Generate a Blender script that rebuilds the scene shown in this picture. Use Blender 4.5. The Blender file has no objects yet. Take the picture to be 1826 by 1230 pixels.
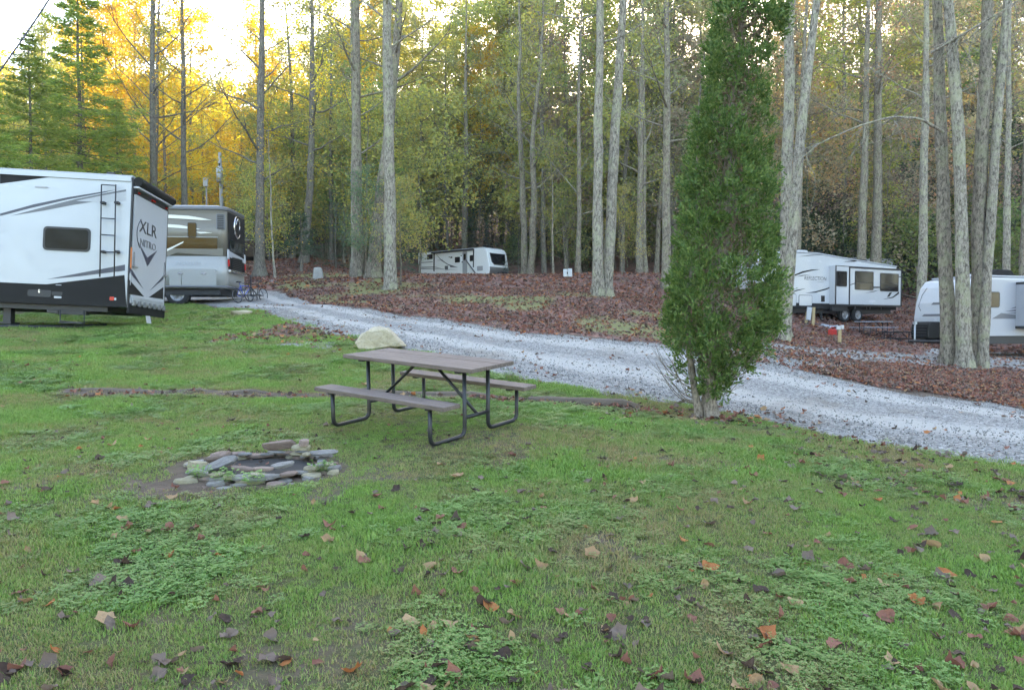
import bpy, bmesh, math, random
import numpy as np
from mathutils import Vector, Matrix, Euler

R = math.radians
random.seed(7)
rng = np.random.default_rng(7)
scene = bpy.context.scene
col = scene.collection

# ------------------------------------------------------------------ camera
F_PX, PW, PH = 1318.0, 1826.0, 1230.0
EYE = 1.6
PITCH = -math.atan((PH / 2 - 580.0) / F_PX)
cam_d = bpy.data.cameras.new('camera')
cam_d.sensor_width = 36.0
cam_d.lens = 36.0 * F_PX / PW
cam_d.clip_start = 0.05
cam_d.clip_end = 6000
cam = bpy.data.objects.new('camera', cam_d)
col.objects.link(cam)
cam.location = (0, 0, EYE)
cam.rotation_euler = (math.pi / 2 + PITCH, 0, 0)
scene.camera = cam

# ------------------------------------------------------------------ light
SUN_AZ, SUN_EL = R(9.0), R(20.7)      # azimuth to the right of +Y
w = bpy.data.worlds.new('World')
scene.world = w
w.use_nodes = True
wn = w.node_tree
wn.nodes.clear()
sky = wn.nodes.new('ShaderNodeTexSky')
sky.sky_type = 'NISHITA'
sky.sun_disc = False
sky.sun_elevation = SUN_EL
sky.sun_rotation = SUN_AZ
sky.altitude = 700
sky.air_density = 1.0
sky.dust_density = 2.0
sky.ozone_density = 0.6
bg = wn.nodes.new('ShaderNodeBackground')
bg.inputs['Strength'].default_value = 0.15
wo = wn.nodes.new('ShaderNodeOutputWorld')
wn.links.new(sky.outputs[0], bg.inputs[0])
wn.links.new(bg.outputs[0], wo.inputs[0])

sd = bpy.data.lights.new('sun', 'SUN')
sd.energy = 3.0
sd.angle = R(0.5)
sd.color = (1.0, 0.87, 0.66)
sun = bpy.data.objects.new('sun', sd)
col.objects.link(sun)
sdir = Vector((math.sin(SUN_AZ) * math.cos(SUN_EL), math.cos(SUN_AZ) * math.cos(SUN_EL), math.sin(SUN_EL)))
sun.rotation_euler = sdir.to_track_quat('Z', 'Y').to_euler()
sun.location = sdir * 50

scene.view_settings.view_transform = 'Standard'
scene.view_settings.look = 'None'
scene.view_settings.exposure = 3.12
scene.view_settings.gamma = 1.0
scene.view_settings.use_white_balance = True
scene.view_settings.white_balance_temperature = 7250
scene.view_settings.use_curve_mapping = False
cy = scene.cycles
cy.max_bounces = 5
cy.diffuse_bounces = 3
cy.glossy_bounces = 3
cy.transmission_bounces = 3
cy.transparent_max_bounces = 6
cy.caustics_reflective = False
cy.caustics_refractive = False
cy.use_denoising = True
cy.use_adaptive_sampling = True
cy.adaptive_threshold = 0.02
cy.sample_clamp_indirect = 6.0

# ------------------------------------------------------------------ helpers
def tag(o, label=None, cat=None, group=None, kind=None):
    if label: o['label'] = label
    if cat: o['category'] = cat
    if group: o['group'] = group
    if kind: o['kind'] = kind
    return o

def empty(name, loc=(0, 0, 0), rot=(0, 0, 0), label=None, cat=None, group=None):
    o = bpy.data.objects.new(name, None)
    o.empty_display_size = 0.1
    col.objects.link(o)
    o.location = loc
    o.rotation_euler = rot
    return tag(o, label, cat, group)

def link(name, me, mat, parent=None):
    o = bpy.data.objects.new(name, me)
    col.objects.link(o)
    if mat is not None:
        for m in (mat if isinstance(mat, (list, tuple)) else [mat]):
            me.materials.append(m)
    if parent is not None:
        o.parent = parent
    return o

def copy_obj(src, name, parent=None, mat=None):
    o = bpy.data.objects.new(name, src.data)
    col.objects.link(o)
    o.parent = parent
    return o

class MB:
    """collects geometry; build() links it as one mesh object"""
    def __init__(s):
        s.v, s.f, s.sm = [], [], []
    def add(s, vs, fs, smooth=False):
        n = len(s.v)
        s.v.extend([tuple(map(float, p)) for p in vs])
        for f in fs:
            s.f.append(tuple(int(i) + n for i in f))
            s.sm.append(smooth)
        return s
    def box(s, c, d, M=None, taper=1.0):
        x, y, z = d[0] / 2, d[1] / 2, d[2] / 2
        vs = [Vector((sx * x * (taper if sz > 0 else 1), sy * y * (taper if sz > 0 else 1), sz * z)) for sz in (-1, 1) for sy in (-1, 1) for sx in (-1, 1)]
        if M is not None: vs = [M @ p for p in vs]
        vs = [p + Vector(c) for p in vs]
        return s.add(vs, [(0, 2, 3, 1), (4, 5, 7, 6), (0, 1, 5, 4), (2, 6, 7, 3), (0, 4, 6, 2), (1, 3, 7, 5)])
    def bb(s, x0, x1, y0, y1, z0, z1):
        return s.box(((x0 + x1) / 2, (y0 + y1) / 2, (z0 + z1) / 2), (abs(x1 - x0), abs(y1 - y0), abs(z1 - z0)))
    def tube(s, pts, rad, n=8, cap=True, smooth=True):
        P = np.array(pts, float)
        k = len(P)
        r = np.broadcast_to(np.array(rad, float), (k,))
        T = np.gradient(P, axis=0)
        T /= np.linalg.norm(T, axis=1)[:, None] + 1e-12
        up = np.array([0, 0, 1.0]) if abs(T[0][2]) < 0.9 else np.array([1.0, 0, 0])
        N = np.cross(up, T[0]); N /= np.linalg.norm(N)
        vs = []
        a = np.arange(n) * 2 * math.pi / n
        for i in range(k):
            N = N - T[i] * np.dot(N, T[i]); N /= np.linalg.norm(N) + 1e-12
            B = np.cross(T[i], N)
            vs.extend(P[i] + r[i] * (np.cos(a)[:, None] * N + np.sin(a)[:, None] * B))
        fs = [(i * n + j, i * n + (j + 1) % n, (i + 1) * n + (j + 1) % n, (i + 1) * n + j) for i in range(k - 1) for j in range(n)]
        s.add(vs, fs, smooth)
        if cap:
            m = len(s.v) - k * n
            s.f.append(tuple(m + j for j in range(n))[::-1]); s.sm.append(False)
            s.f.append(tuple(m + (k - 1) * n + j for j in range(n))); s.sm.append(False)
        return s
    def prism(s, poly, a0, a1, axis='y', smooth=False):
        """poly in the two other axes, extruded along axis from a0 to a1"""
        n = len(poly)
        def P(p, a):
            return {'y': (p[0], a, p[1]), 'x': (a, p[0], p[1]), 'z': (p[0], p[1], a)}[axis]
        vs = [P(p, a0) for p in poly] + [P(p, a1) for p in poly]
        fs = [tuple(range(n)), tuple(range(2 * n - 1, n - 1, -1))]
        s.add(vs, fs)
        m = len(s.v) - 2 * n
        for i in range(n):
            j = (i + 1) % n
            s.f.append((m + i, m + n + i, m + n + j, m + j)); s.sm.append(smooth)
        return s
    def build(s, name, mat, parent=None, bevel=0.0, seg=2, fix=True):
        me = bpy.data.meshes.new(name)
        me.from_pydata(s.v, [], s.f)
        me.polygons.foreach_set('use_smooth', s.sm)
        if fix:
            b = bmesh.new(); b.from_mesh(me)
            bmesh.ops.recalc_face_normals(b, faces=b.faces)
            b.to_mesh(me); b.free()
        me.update()
        o = link(name, me, mat, parent)
        if bevel:
            md = o.modifiers.new('bevel', 'BEVEL')
            md.width = bevel; md.segments = seg; md.limit_method = 'ANGLE'; md.angle_limit = R(35)
            md.harden_normals = False
        return o

def rrect(x0, x1, z0, z1, r, n=4):
    pts = []
    for cx, cz, a0 in ((x1 - r, z1 - r, 0), (x0 + r, z1 - r, 90), (x0 + r, z0 + r, 180), (x1 - r, z0 + r, 270)):
        for i in range(n + 1):
            a = R(a0 + 90 * i / n)
            pts.append((cx + r * math.cos(a), cz + r * math.sin(a)))
    return pts

def np_mesh(name, V, Fc, smooth=False):
    """V (n,3), Fc (m,k) all faces with k corners"""
    me = bpy.data.meshes.new(name)
    m, k = Fc.shape
    me.vertices.add(len(V)); me.vertices.foreach_set('co', np.ascontiguousarray(V, np.float32).ravel())
    me.loops.add(m * k); me.loops.foreach_set('vertex_index', np.ascontiguousarray(Fc, np.int32).ravel())
    me.polygons.add(m)
    me.polygons.foreach_set('loop_start', np.arange(0, m * k, k, dtype=np.int32))
    me.polygons.foreach_set('loop_total', np.full(m, k, np.int32))
    me.polygons.foreach_set('use_smooth', np.full(m, smooth, bool))
    me.update(calc_edges=True)
    return me

# ------------------------------------------------------------------ material tools
class NT:
    def __init__(s, name):
        s.m = bpy.data.materials.new(name); s.m.use_nodes = True
        s.t = s.m.node_tree; s.n = s.t.nodes; s.n.clear()
        s.out = s.n.new('ShaderNodeOutputMaterial')
    def node(s, typ, ins=None, **kw):
        nd = s.n.new(typ)
        for k, v in kw.items(): setattr(nd, k, v)
        for k, v in (ins or {}).items(): s.set(nd, k, v)
        return nd
    def set(s, nd, k, v):
        sock = nd.inputs[k]
        if isinstance(v, bpy.types.NodeSocket): s.t.links.new(v, sock)
        elif isinstance(v, (tuple, list)) and len(v) == 3 and sock.type == 'RGBA': sock.default_value = (*v, 1)
        else: sock.default_value = v
    def coord(s, which='Object'):
        return s.node('ShaderNodeTexCoord').outputs[which]
    def noise(s, scale, detail=4, rough=0.55, vec=None, dist=0.0):
        nd = s.node('ShaderNodeTexNoise', {'Scale': scale, 'Detail': detail, 'Roughness': rough, 'Distortion': dist})
        if vec is not None: s.set(nd, 'Vector', vec)
        return nd.outputs['Fac']
    def voro(s, scale, vec=None, feature='F1', out='Distance', rnd=1.0):
        nd = s.node('ShaderNodeTexVoronoi', {'Scale': scale, 'Randomness': rnd}, feature=feature)
        if vec is not None: s.set(nd, 'Vector', vec)
        return nd.outputs[out]
    def ramp(s, fac, stops, interp='LINEAR'):
        nd = s.node('ShaderNodeValToRGB'); cr = nd.color_ramp; cr.interpolation = interp
        while len(cr.elements) < len(stops): cr.elements.new(0.5)
        for e, (p, c) in zip(cr.elements, stops):
            e.position = p; e.color = (*c, 1) if len(c) == 3 else c
        s.set(nd, 'Fac', fac)
        return nd.outputs['Color']
    def fr(s, fac, lo, hi):
        nd = s.node('ShaderNodeMapRange', {'Value': fac, 'From Min': lo, 'From Max': hi}); nd.clamp = True
        return nd.outputs['Result']
    def math(s, op, a, b=0.0):
        return s.node('ShaderNodeMath', {0: a, 1: b}, operation=op).outputs[0]
    def mix(s, fac, a, b, mode='MIX'):
        nd = s.node('ShaderNodeMix', data_type='RGBA', blend_type=mode)
        s.set(nd, 0, fac); s.set(nd, 6, a); s.set(nd, 7, b)
        return nd.outputs[2]
    def hsv(s, c, h=0.5, sat=1.0, v=1.0):
        return s.node('ShaderNodeHueSaturation', {'Color': c, 'Hue': h, 'Saturation': sat, 'Value': v}).outputs[0]
    def scaled(s, sc, which='Object'):
        nd = s.node('ShaderNodeMapping', {'Vector': s.coord(which)}); nd.inputs['Scale'].default_value = sc
        return nd.outputs[0]
    def bump(s, h, strength=0.4, dist=0.02):
        return s.node('ShaderNodeBump', {'Height': h, 'Strength': strength, 'Distance': dist}).outputs[0]
    def pbsdf(s, color, rough=0.7, metal=0.0, normal=None, spec=0.5, **kw):
        nd = s.node('ShaderNodeBsdfPrincipled', {'Base Color': color, 'Roughness': rough, 'Metallic': metal, 'Specular IOR Level': spec})
        if normal is not None: s.set(nd, 'Normal', normal)
        for k, v in kw.items(): s.set(nd, k.replace('_', ' '), v)
        return nd.outputs[0]
    def done(s, sh):
        s.t.links.new(sh, s.out.inputs[0]); return s.m

def paint(name, c, rough=0.4, metal=0.0, dirt=0.12, scale=3.0, spec=0.5, coat=0.0):
    t = NT(name)
    n1 = t.noise(scale, 5, 0.6)
    n2 = t.noise(scale * 14, 3, 0.6)
    f = t.math('ADD', t.math('MULTIPLY', n1, 0.7), t.math('MULTIPLY', n2, 0.3))
    dark = tuple(x * (1 - dirt * 2.2) for x in c)
    lite = tuple(min(1, x * (1 + dirt * 0.5)) for x in c)
    cc = t.ramp(f, [(0.3, dark), (0.7, lite)])
    rr = t.fr(n1, 0.2, 0.8); rr = t.math('ADD', t.math('MULTIPLY', rr, min(0.15, dirt * 1.5)), rough - 0.02)
    return t.done(t.pbsdf(cc, rr, metal, t.bump(n2, 0.05, 0.004), spec, Coat_Weight=coat))
# ------------------------------------------------------------------ terrain
def ray(px, py):
    u, v = (px - PW / 2) / F_PX, (PH / 2 - py) / F_PX
    c, s = math.cos(PITCH), math.sin(PITCH)
    y, z = c - v * s, s + v * c
    return u / y, z / y           # x and z per metre of depth

def wp(px, py, d):
    a, b = ray(px, py)
    return (a * d, d, EYE + b * d)

_cp = []
for px, py, d in [(913, 1230, 2.95), (100, 1230, 2.95), (1700, 1230, 2.95), (465, 880, 5.55), (300, 850, 5.9), (700, 900, 5.3), (1300, 900, 5.3),
                  (770, 801, 6.95), (597, 766, 7.9), (924, 755, 8.1), (704, 739, 8.7), (100, 780, 7.6), (1700, 950, 5.2),
                  (100, 695, 10.3), (480, 700, 10.3), (1040, 722, 10.2), (1255, 742, 10.0), (1826, 825, 7.6), (1500, 780, 8.6),
                  (0, 586, 18.2), (224, 585, 18.5), (300, 582, 20.5), (0, 640, 13.2), (400, 640, 13.5), (425, 562, 22.0), (400, 545, 28.0), (300, 545, 28.0),
                  (672, 622, 15.2), (640, 600, 17.0), (900, 668, 12.3), (1180, 712, 11.2), (760, 625, 14.6),
                  (450, 515, 36.0), (600, 546, 25.0), (830, 573, 21.5), (1000, 598, 18.6), (1150, 606, 18.2), (1000, 560, 24.0), (820, 540, 28.0),
                  (1390, 655, 15.0), (1600, 697, 13.4), (1826, 728, 12.4), (1400, 628, 19.0), (1500, 640, 20.0), (1640, 645, 23.0), (1720, 655, 23.5),
                  (697, 516, 33.0), (660, 494, 38.0), (1075, 526, 30.0), (1012, 495, 42.0), (567, 498, 40.0), (820, 492, 46.0), (950, 490, 46.0), (700, 490, 46.0),
                  (450, 470, 52.0), (560, 462, 56.0), (540, 475, 50.0), (1160, 490, 45.0), (1160, 540, 32.0), (1250, 500, 44.0),
                  (1400, 578, 38.0), (1500, 575, 42.0), (1600, 577, 45.0), (1450, 600, 29.0), (1600, 610, 29.0), (1640, 628, 31.0), (1800, 637, 29.5)]:
    _cp.append(wp(px, py, d))
for x, y, z in [(0, -3, -.05), (-8, -3, .1), (8, -3, -.1), (-18, 3, .9), (-22, 14, 1.7), (-30, 24, 2.2), (-34, 38, 3.2), (-24, 40, 3.0), (-45, 10, 2.2), (-50, 45, 4.0),
                (14, 2, 0.1), (20, 10, 0.1), (30, 20, .2), (45, 25, 0.5), (34, 34, .6), (38, 44, 2.0), (50, 40, 3),
                (-6, 62, 5.1), (0, 64, 5.1), (-12, 62, 6.6), (5, 68, 6.0), (-4, 76, 9), (-22, 62, 6.6), (-35, 70, 7.5), (-60, 70, 8), (-30, 95, 9),
                (20, 56, 4.4), (28, 58, 5.5), (36, 62, 8.0), (15, 60, 5.6), (22, 75, 12.0), (45, 75, 16), (10, 90, 13.5), (-10, 95, 12.5), (60, 60, 13), (60, 95, 28), (35, 100, 22), (-60, 100, 10)]:
    _cp.append((x, y, z))
_cp = np.array(_cp)

def _phi(r2):
    return 0.5 * r2 * np.log(r2 + 1e-9)
def _tps_fit(P, lam=1.5):
    n = len(P); XY = P[:, :2]
    K = _phi(((XY[:, None] - XY[None]) ** 2).sum(-1)) + lam * np.eye(n)
    Q = np.hstack([np.ones((n, 1)), XY])
    A = np.block([[K, Q], [Q.T, np.zeros((3, 3))]])
    return np.linalg.solve(A, np.concatenate([P[:, 2], np.zeros(3)]))
_w = _tps_fit(_cp)

def _sm(a, b, x):
    t = np.clip((x - a) / (b - a), 0, 1)
    return t * t * (3 - 2 * t)

def far_z(x, y):
    # wooded valley sides: steep on the right, a gap to the left of centre
    az = np.degrees(np.arctan2(x, np.maximum(y, 1e-3)))
    r = np.hypot(x, y)
    slope = 0.20 + 0.05 * _sm(4, 22, az) + 0.06 * _sm(-26, -44, az)
    z = 12 + slope * np.maximum(r - 95, 0)
    z = np.minimum(z, 12 + slope * 330 + 6 * np.sin(az * 0.21) + 3 * np.sin(az * 0.55))
    return z

def zf(x, y):
    x = np.asarray(x, float); y = np.asarray(y, float)
    sh = x.shape
    xf, yf = x.ravel(), y.ravel()
    cx = np.clip(xf, -62, 62); cyy = np.clip(yf, -4, 100)
    out = np.empty(len(xf))
    for i in range(0, len(xf), 20000):
        s = slice(i, i + 20000)
        D = (cx[s, None] - _cp[None, :, 0]) ** 2 + (cyy[s, None] - _cp[None, :, 1]) ** 2
        out[s] = _phi(D) @ _w[:len(_cp)] + _w[-3] + _w[-2] * cx[s] + _w[-1] * cyy[s]
    t = np.maximum(_sm(85, 125, yf), np.where(yf > 40, _sm(58, 95, np.abs(xf)), 0))
    out = out * (1 - t) + far_z(xf, yf) * t
    b = 0.018 * np.sin(xf * 1.9 + 0.7 * yf) * np.sin(yf * 1.55 - 0.4 * xf) + 0.012 * np.sin(xf * 4.3 + 1.3) * np.sin(yf * 3.7 + xf)
    b += 0.06 * np.sin(xf * .45 + 2) * np.sin(yf * .5) * _sm(12, 30, yf)
    return (out + b).reshape(sh)

def zs(x, y):
    return float(zf(np.array([x]), np.array([y]))[0])

def hit(px, py):
    a, b = ray(px, py)
    ds = np.concatenate([np.arange(1.5, 30, 0.1), np.arange(30, 140, 0.4)])
    diff = EYE + b * ds - zf(a * ds, ds)
    k = np.where(diff < 0)[0]
    if len(k) == 0:
        d = 140.0
    else:
        k = k[0]
        if k == 0: d = ds[0]
        else:
            d0, d1, f0, f1 = ds[k - 1], ds[k], diff[k - 1], diff[k]
            d = d0 + (d1 - d0) * f0 / (f0 - f1)
    return np.array([a * d, d, zs(a * d, d)])

def gnd(px, d):
    """ground point at depth d under image column px"""
    a = (px - PW / 2) / F_PX / math.cos(PITCH)
    return np.array([a * d, d, zs(a * d, d)])

# road edges as curves y(x)
_near = np.array([hit(*p) for p in [(432, 550), (520, 571), (580, 586), (640, 600), (760, 628), (900, 668), (1050, 690), (1180, 712), (1290, 730), (1400, 758), (1540, 787), (1700, 810), (1826, 827)]])
_farr = np.array([hit(*p) for p in [(448, 515), (520, 528), (600, 546), (700, 561), (830, 574), (900, 590), (1000, 598), (1100, 606), (1180, 614), (1390, 655), (1500, 675), (1600, 698), (1700, 713), (1826, 728)]])
_near = np.vstack([[-34, 41, 0], [-20, 34.5, 0], [-13, 29.6, 0], _near, [_near[-1][0] + 6, _near[-1][1] - 3.0, 0], [30, -2, 0]])
_farr = np.vstack([[-34, 46.5, 0], [-20, 40, 0], _farr, [_farr[-1][0] + 7, _farr[-1][1] - 3.0, 0], [34, 3.5, 0]])
_near = _near[np.argsort(_near[:, 0])]; _farr = _farr[np.argsort(_farr[:, 0])]
def _chaikin(P):
    for _ in range(2):
        Q = [P[0]]
        for a, b in zip(P[:-1], P[1:]):
            Q += [a * .75 + b * .25, a * .25 + b * .75]
        P = np.array(Q + [P[-1]])
    return P
_near, _farr = _chaikin(_near[:, :2]), _chaikin(_farr[:, :2])
def _wig(x):
    return .10 * np.sin(x * 3.1) + .07 * np.sin(x * 7.3 + 1) + .05 * np.sin(x * 15.7 + 2)
def Nr(x): return np.interp(x, _near[:, 0], _near[:, 1]) + _wig(x)
def Fr(x): return np.interp(x, _farr[:, 0], _farr[:, 1]) + 1.5 * _wig(x + 9)

def in_poly(x, y, P):
    P = np.asarray(P)[:, :2]
    ins = np.zeros(x.shape, bool)
    j = len(P) - 1
    for i in range(len(P)):
        xi, yi, xj, yj = *P[i], *P[j]
        c = ((yi > y) != (yj > y)) & (x < (xj - xi) * (y - yi) / (yj - yi + 1e-12) + xi)
        ins ^= c; j = i
    return ins
SPUR = np.array([hit(*p) for p in [(1300, 660), (1375, 652), (1430, 657), (1490, 656), (1540, 650), (1590, 647), (1650, 652), (1710, 657), (1790, 655), (1826, 660), (1880, 655), (1826, 630), (1760, 626), (1640, 630), (1560, 626), (1480, 620), (1400, 614), (1330, 610), (1280, 612)]])
PATCH = np.array([hit(*p) for p in [(360, 612), (470, 586), (520, 576), (600, 592), (660, 612), (640, 622), (560, 622), (450, 615)]])
PIT = hit(465, 838)

def vnoise(x, y, s, seed=0):
    """cheap smooth value noise in numpy, 0..1"""
    x = np.asarray(x) * s + 37.1 * seed; y = np.asarray(y) * s + 11.3 * seed
    xi, yi = np.floor(x).astype(int), np.floor(y).astype(int)
    fx, fy = x - xi, y - yi
    fx, fy = fx * fx * (3 - 2 * fx), fy * fy * (3 - 2 * fy)
    def h(a, b):
        v = np.sin(a * 127.1 + b * 311.7 + seed * 74.7) * 43758.5453
        return v - np.floor(v)
    return (h(xi, yi) * (1 - fx) + h(xi + 1, yi) * fx) * (1 - fy) + (h(xi, yi + 1) * (1 - fx) + h(xi + 1, yi + 1) * fx) * fy

LOGY = 10.25
def masks(x, y):
    """lawn, litter, gravel, bare cover 0..1 by place"""
    n, f = Nr(x), Fr(x)
    dn, dfar = n - y, y - f                      # >0 lawn side / >0 wood side
    big = vnoise(x, y, .35, 1) * .6 + vnoise(x, y, 1.3, 2) * .4
    lawn = _sm(-0.15, .5, dn + (big - .5) * .9)
    lawn = np.where(y > 26, lawn * _sm(30, 27, y), lawn)
    gravel = _sm(-.45, .15, -dn + (big - .5) * .5) * _sm(-.3, .3, -dfar + (big - .5) * .6)
    sp = in_poly(x, y, SPUR)
    gravel = np.maximum(gravel, np.where(sp, np.clip(.75 + (big - .5) * 1.6, 0, 1), 0))
    pt = in_poly(x, y, PATCH)
    litter = _sm(-.1, .4, dfar + (big - .5) * .8) * np.where(sp, .35, 1)
    litter = np.maximum(litter, np.where(pt, .35 + .7 * (big - .3), 0))
    lawn = np.where(pt, lawn * np.clip(1.25 - 1.5 * big, .1, .9), lawn)
    gravel = np.maximum(gravel, np.where(pt, np.clip((vnoise(x, y, 1.1, 5) - .55) * 4, 0, .9), 0))
    # mossy green on the mound beyond the road
    moss = _sm(0, 2, dfar) * _sm(17, 9, dfar) * np.clip((vnoise(x, y, .45, 8) - .36) * 3, 0, 1) * _sm(9, 4, x)
    bare = np.exp(-(((x - PIT[0]) / .95) ** 2 + ((y - PIT[1]) / .62) ** 2) ** 1.5)
    bare = np.maximum(bare, 1.1 * np.exp(-(((x - (PIT[0] - .4)) / .75) ** 2 + ((y - (PIT[1] - .55)) / .4) ** 2)))
    thin = np.clip((vnoise(x, y, .9, 3) * .55 + vnoise(x, y, 3.1, 4) * .45 - .45) * 2.6, 0, 1) * _sm(13, 5, y)
    bare = np.maximum(bare, thin * .75)
    tree = np.exp(-(((x - 2.62) / .9) ** 2 + ((y - 10.0) / .6) ** 2))
    bare = np.maximum(bare, tree * .8)
    lg = 1.5 * np.exp(-((y - LOGY + .06) / .26) ** 2) * _sm(-6.6, -6.0, x) * _sm(2.0, 1.5, x)
    bare = np.maximum(bare, lg * .9)
    return lawn, litter, gravel, bare, moss

def graded(a, b, fine0, fine1, h0, g):
    """axis from a to b with spacing h0 inside fine0..fine1, growing by g outside"""
    mid = list(np.arange(fine0, fine1, h0))
    lo, hi = [], []
    x, h = fine0, h0
    while x > a: h *= g; x -= h; lo.append(x)
    x, h = mid[-1], h0
    while x < b: h *= g; x += h; hi.append(x)
    return np.array(lo[::-1] + mid + hi)
_gx = graded(-900, 900, -11, 9, .17, 1.045)
_gy = graded(-60, 1100, 2, 15, .15, 1.035)
GX, GY = np.meshgrid(_gx, _gy)
GZ = zf(GX, GY)
_la, _li, _gr, _ba, _mo = masks(GX, GY)
nx, ny = len(_gx), len(_gy)
idx = np.arange(nx * ny).reshape(ny, nx)
quads = np.stack([idx[:-1, :-1], idx[:-1, 1:], idx[1:, 1:], idx[1:, :-1]], -1).reshape(-1, 4)
gme = np_mesh('ground', np.stack([GX, GY, GZ], -1).reshape(-1, 3), quads, True)
for nm, arr in (('lawn', _la), ('litter', _li), ('gravel', _gr), ('bare', _ba), ('moss', _mo)):
    at = gme.attributes.new(nm, 'FLOAT', 'POINT')
    at.data.foreach_set('value', arr.ravel().astype(np.float32))

def ground_mat():
    t = NT('ground_cover')
    P = t.coord('Object')
    A = lambda n: t.node('ShaderNodeAttribute', attribute_name=n).outputs['Fac']
    fine = t.noise(38, 2, .7, P); mid = t.noise(6, 3, .65, P); big = t.noise(.9, 2, .6, P)
    soil = t.mix(mid, (.06, .044, .032), (.135, .10, .075))
    thatch = t.mix(fine, (.05, .04, .02), (.13, .105, .055))
    green = t.mix(fine, (.025, .045, .011), (.07, .11, .03))
    g = t.mix(t.fr(t.math('ADD', t.math('MULTIPLY', big, .6), t.math('MULTIPLY', mid, .4)), .35, .62), green, thatch)
    bare = t.fr(t.math('ADD', A('bare'), t.math('MULTIPLY', t.math('SUBTRACT', mid, .5), .9)), .3, .75)
    g = t.mix(bare, g, soil)
    cells = t.voro(13, P, out='Color'); cd = t.voro(13, P)
    lit = t.ramp(t.node('ShaderNodeSeparateColor', {0: cells}).outputs[0], [(0, (.10, .05, .045)), (.35, (.20, .095, .075)), (.6, (.28, .14, .105)), (.8, (.15, .085, .075)), (1, (.36, .21, .15))])
    lit = t.mix(t.fr(big, .4, .7), lit, (.1, .062, .05))
    lm = t.fr(t.math('ADD', A('litter'), t.math('MULTIPLY', t.math('SUBTRACT', mid, .5), .8)), .35, .65)
    c = t.mix(t.fr(t.math('ADD', A('lawn'), t.math('MULTIPLY', t.math('SUBTRACT', fine, .5), .5)), .3, .7), soil, g)
    c = t.mix(lm, c, lit)
    ms = t.fr(t.math('ADD', A('moss'), t.math('MULTIPLY', t.math('SUBTRACT', mid, .5), 1.1)), .35, .75)
    c = t.mix(t.math('MULTIPLY', ms, .8), c, t.mix(fine, (.10, .12, .035), (.24, .24, .09)))
    gv = t.ramp(t.voro(34, P, out='Color'), [(0, (.10, .097, .09)), (.5, (.225, .218, .205)), (1, (.38, .37, .35))])
    gm = t.fr(t.math('ADD', A('gravel'), t.math('MULTIPLY', t.math('SUBTRACT', t.noise(14, 2, .7, P), .5), 1.0)), .4, .6)
    c = t.mix(gm, c, gv)
    h = t.math('ADD', t.math('MULTIPLY', fine, .6), t.math('MULTIPLY', cd, .6))
    return t.done(t.pbsdf(c, .95, 0, t.bump(h, .7, .03), .25))
GROUND = link('ground', gme, ground_mat())
tag(GROUND, 'lawn, leaf litter and bare soil rising to the wood', kind='structure')

# gravel road: its own sheet a little above the ground, crowned, with worn wheel tracks
def road_mat():
    t = NT('road_gravel')
    P = t.coord('Object')
    v1 = t.voro(30, P, out='Color'); d1 = t.voro(30, P); v2 = t.voro(75, P, out='Color')
    s1 = t.node('ShaderNodeSeparateColor', {0: v1}).outputs[0]; s2 = t.node('ShaderNodeSeparateColor', {0: v2}).outputs[1]
    st = t.ramp(t.math('ADD', t.math('MULTIPLY', s1, .6), t.math('MULTIPLY', s2, .4)), [(.05, (.07, .067, .063)), (.4, (.195, .19, .18)), (.75, (.305, .295, .28)), (1, (.48, .465, .44))])
    trk = t.node('ShaderNodeAttribute', attribute_name='track').outputs['Fac']
    big = t.noise(1.1, 3, .65, P)
    fines = t.mix(t.noise(60, 1, .6, P), (.31, .295, .27), (.40, .385, .355))
    m = t.fr(t.math('ADD', trk, t.math('MULTIPLY', t.math('SUBTRACT', big, .5), 1.2)), .35, .8)
    c = t.mix(t.math('MULTIPLY', m, .85), st, fines)
    drt = t.fr(t.noise(.7, 3, .7, P), .55, .75)
    c = t.mix(t.math('MULTIPLY', drt, .65), c, (.17, .14, .11))
    h = t.math('MULTIPLY', t.math('SUBTRACT', 1.0, d1), t.math('SUBTRACT', 1.0, t.math('MULTIPLY', m, .7)))
    return t.done(t.pbsdf(c, .93, 0, t.bump(h, .8, .02), .3))
_rx = np.concatenate([np.arange(-34, -13, .7), np.arange(-13, 10, .14), np.arange(10, 30, .7)])
_rt = np.linspace(0, 1, 31)
RX = np.repeat(_rx[:, None], len(_rt), 1)
RY = Nr(RX) * (1 - _rt) + Fr(RX) * _rt
# thin the sheet's rim into the ground so it has no step
rim = np.minimum(_rt, 1 - _rt)
RZ = zf(RX, RY) + .030 * _sm(0, .06, rim) - .012 + .02 * np.sin(np.clip(_rt, 0, 1) * np.pi)
ni, nj = RX.shape
ii = np.arange(ni * nj).reshape(ni, nj)
rq = np.stack([ii[:-1, :-1], ii[1:, :-1], ii[1:, 1:], ii[:-1, 1:]], -1).reshape(-1, 4)
rme = np_mesh('gravel_road', np.stack([RX, RY, RZ], -1).reshape(-1, 3), rq, True)
tr = np.exp(-((_rt - .3) / .12) ** 2) + np.exp(-((_rt - .72) / .12) ** 2)
rme.attributes.new('track', 'FLOAT', 'POINT').data.foreach_set('value', np.repeat(tr[None], ni, 0).ravel().astype(np.float32))
ROAD = link('gravel_road', rme, road_mat())
tag(ROAD, 'pale grey gravel road curving past the lawn', kind='structure')
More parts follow.
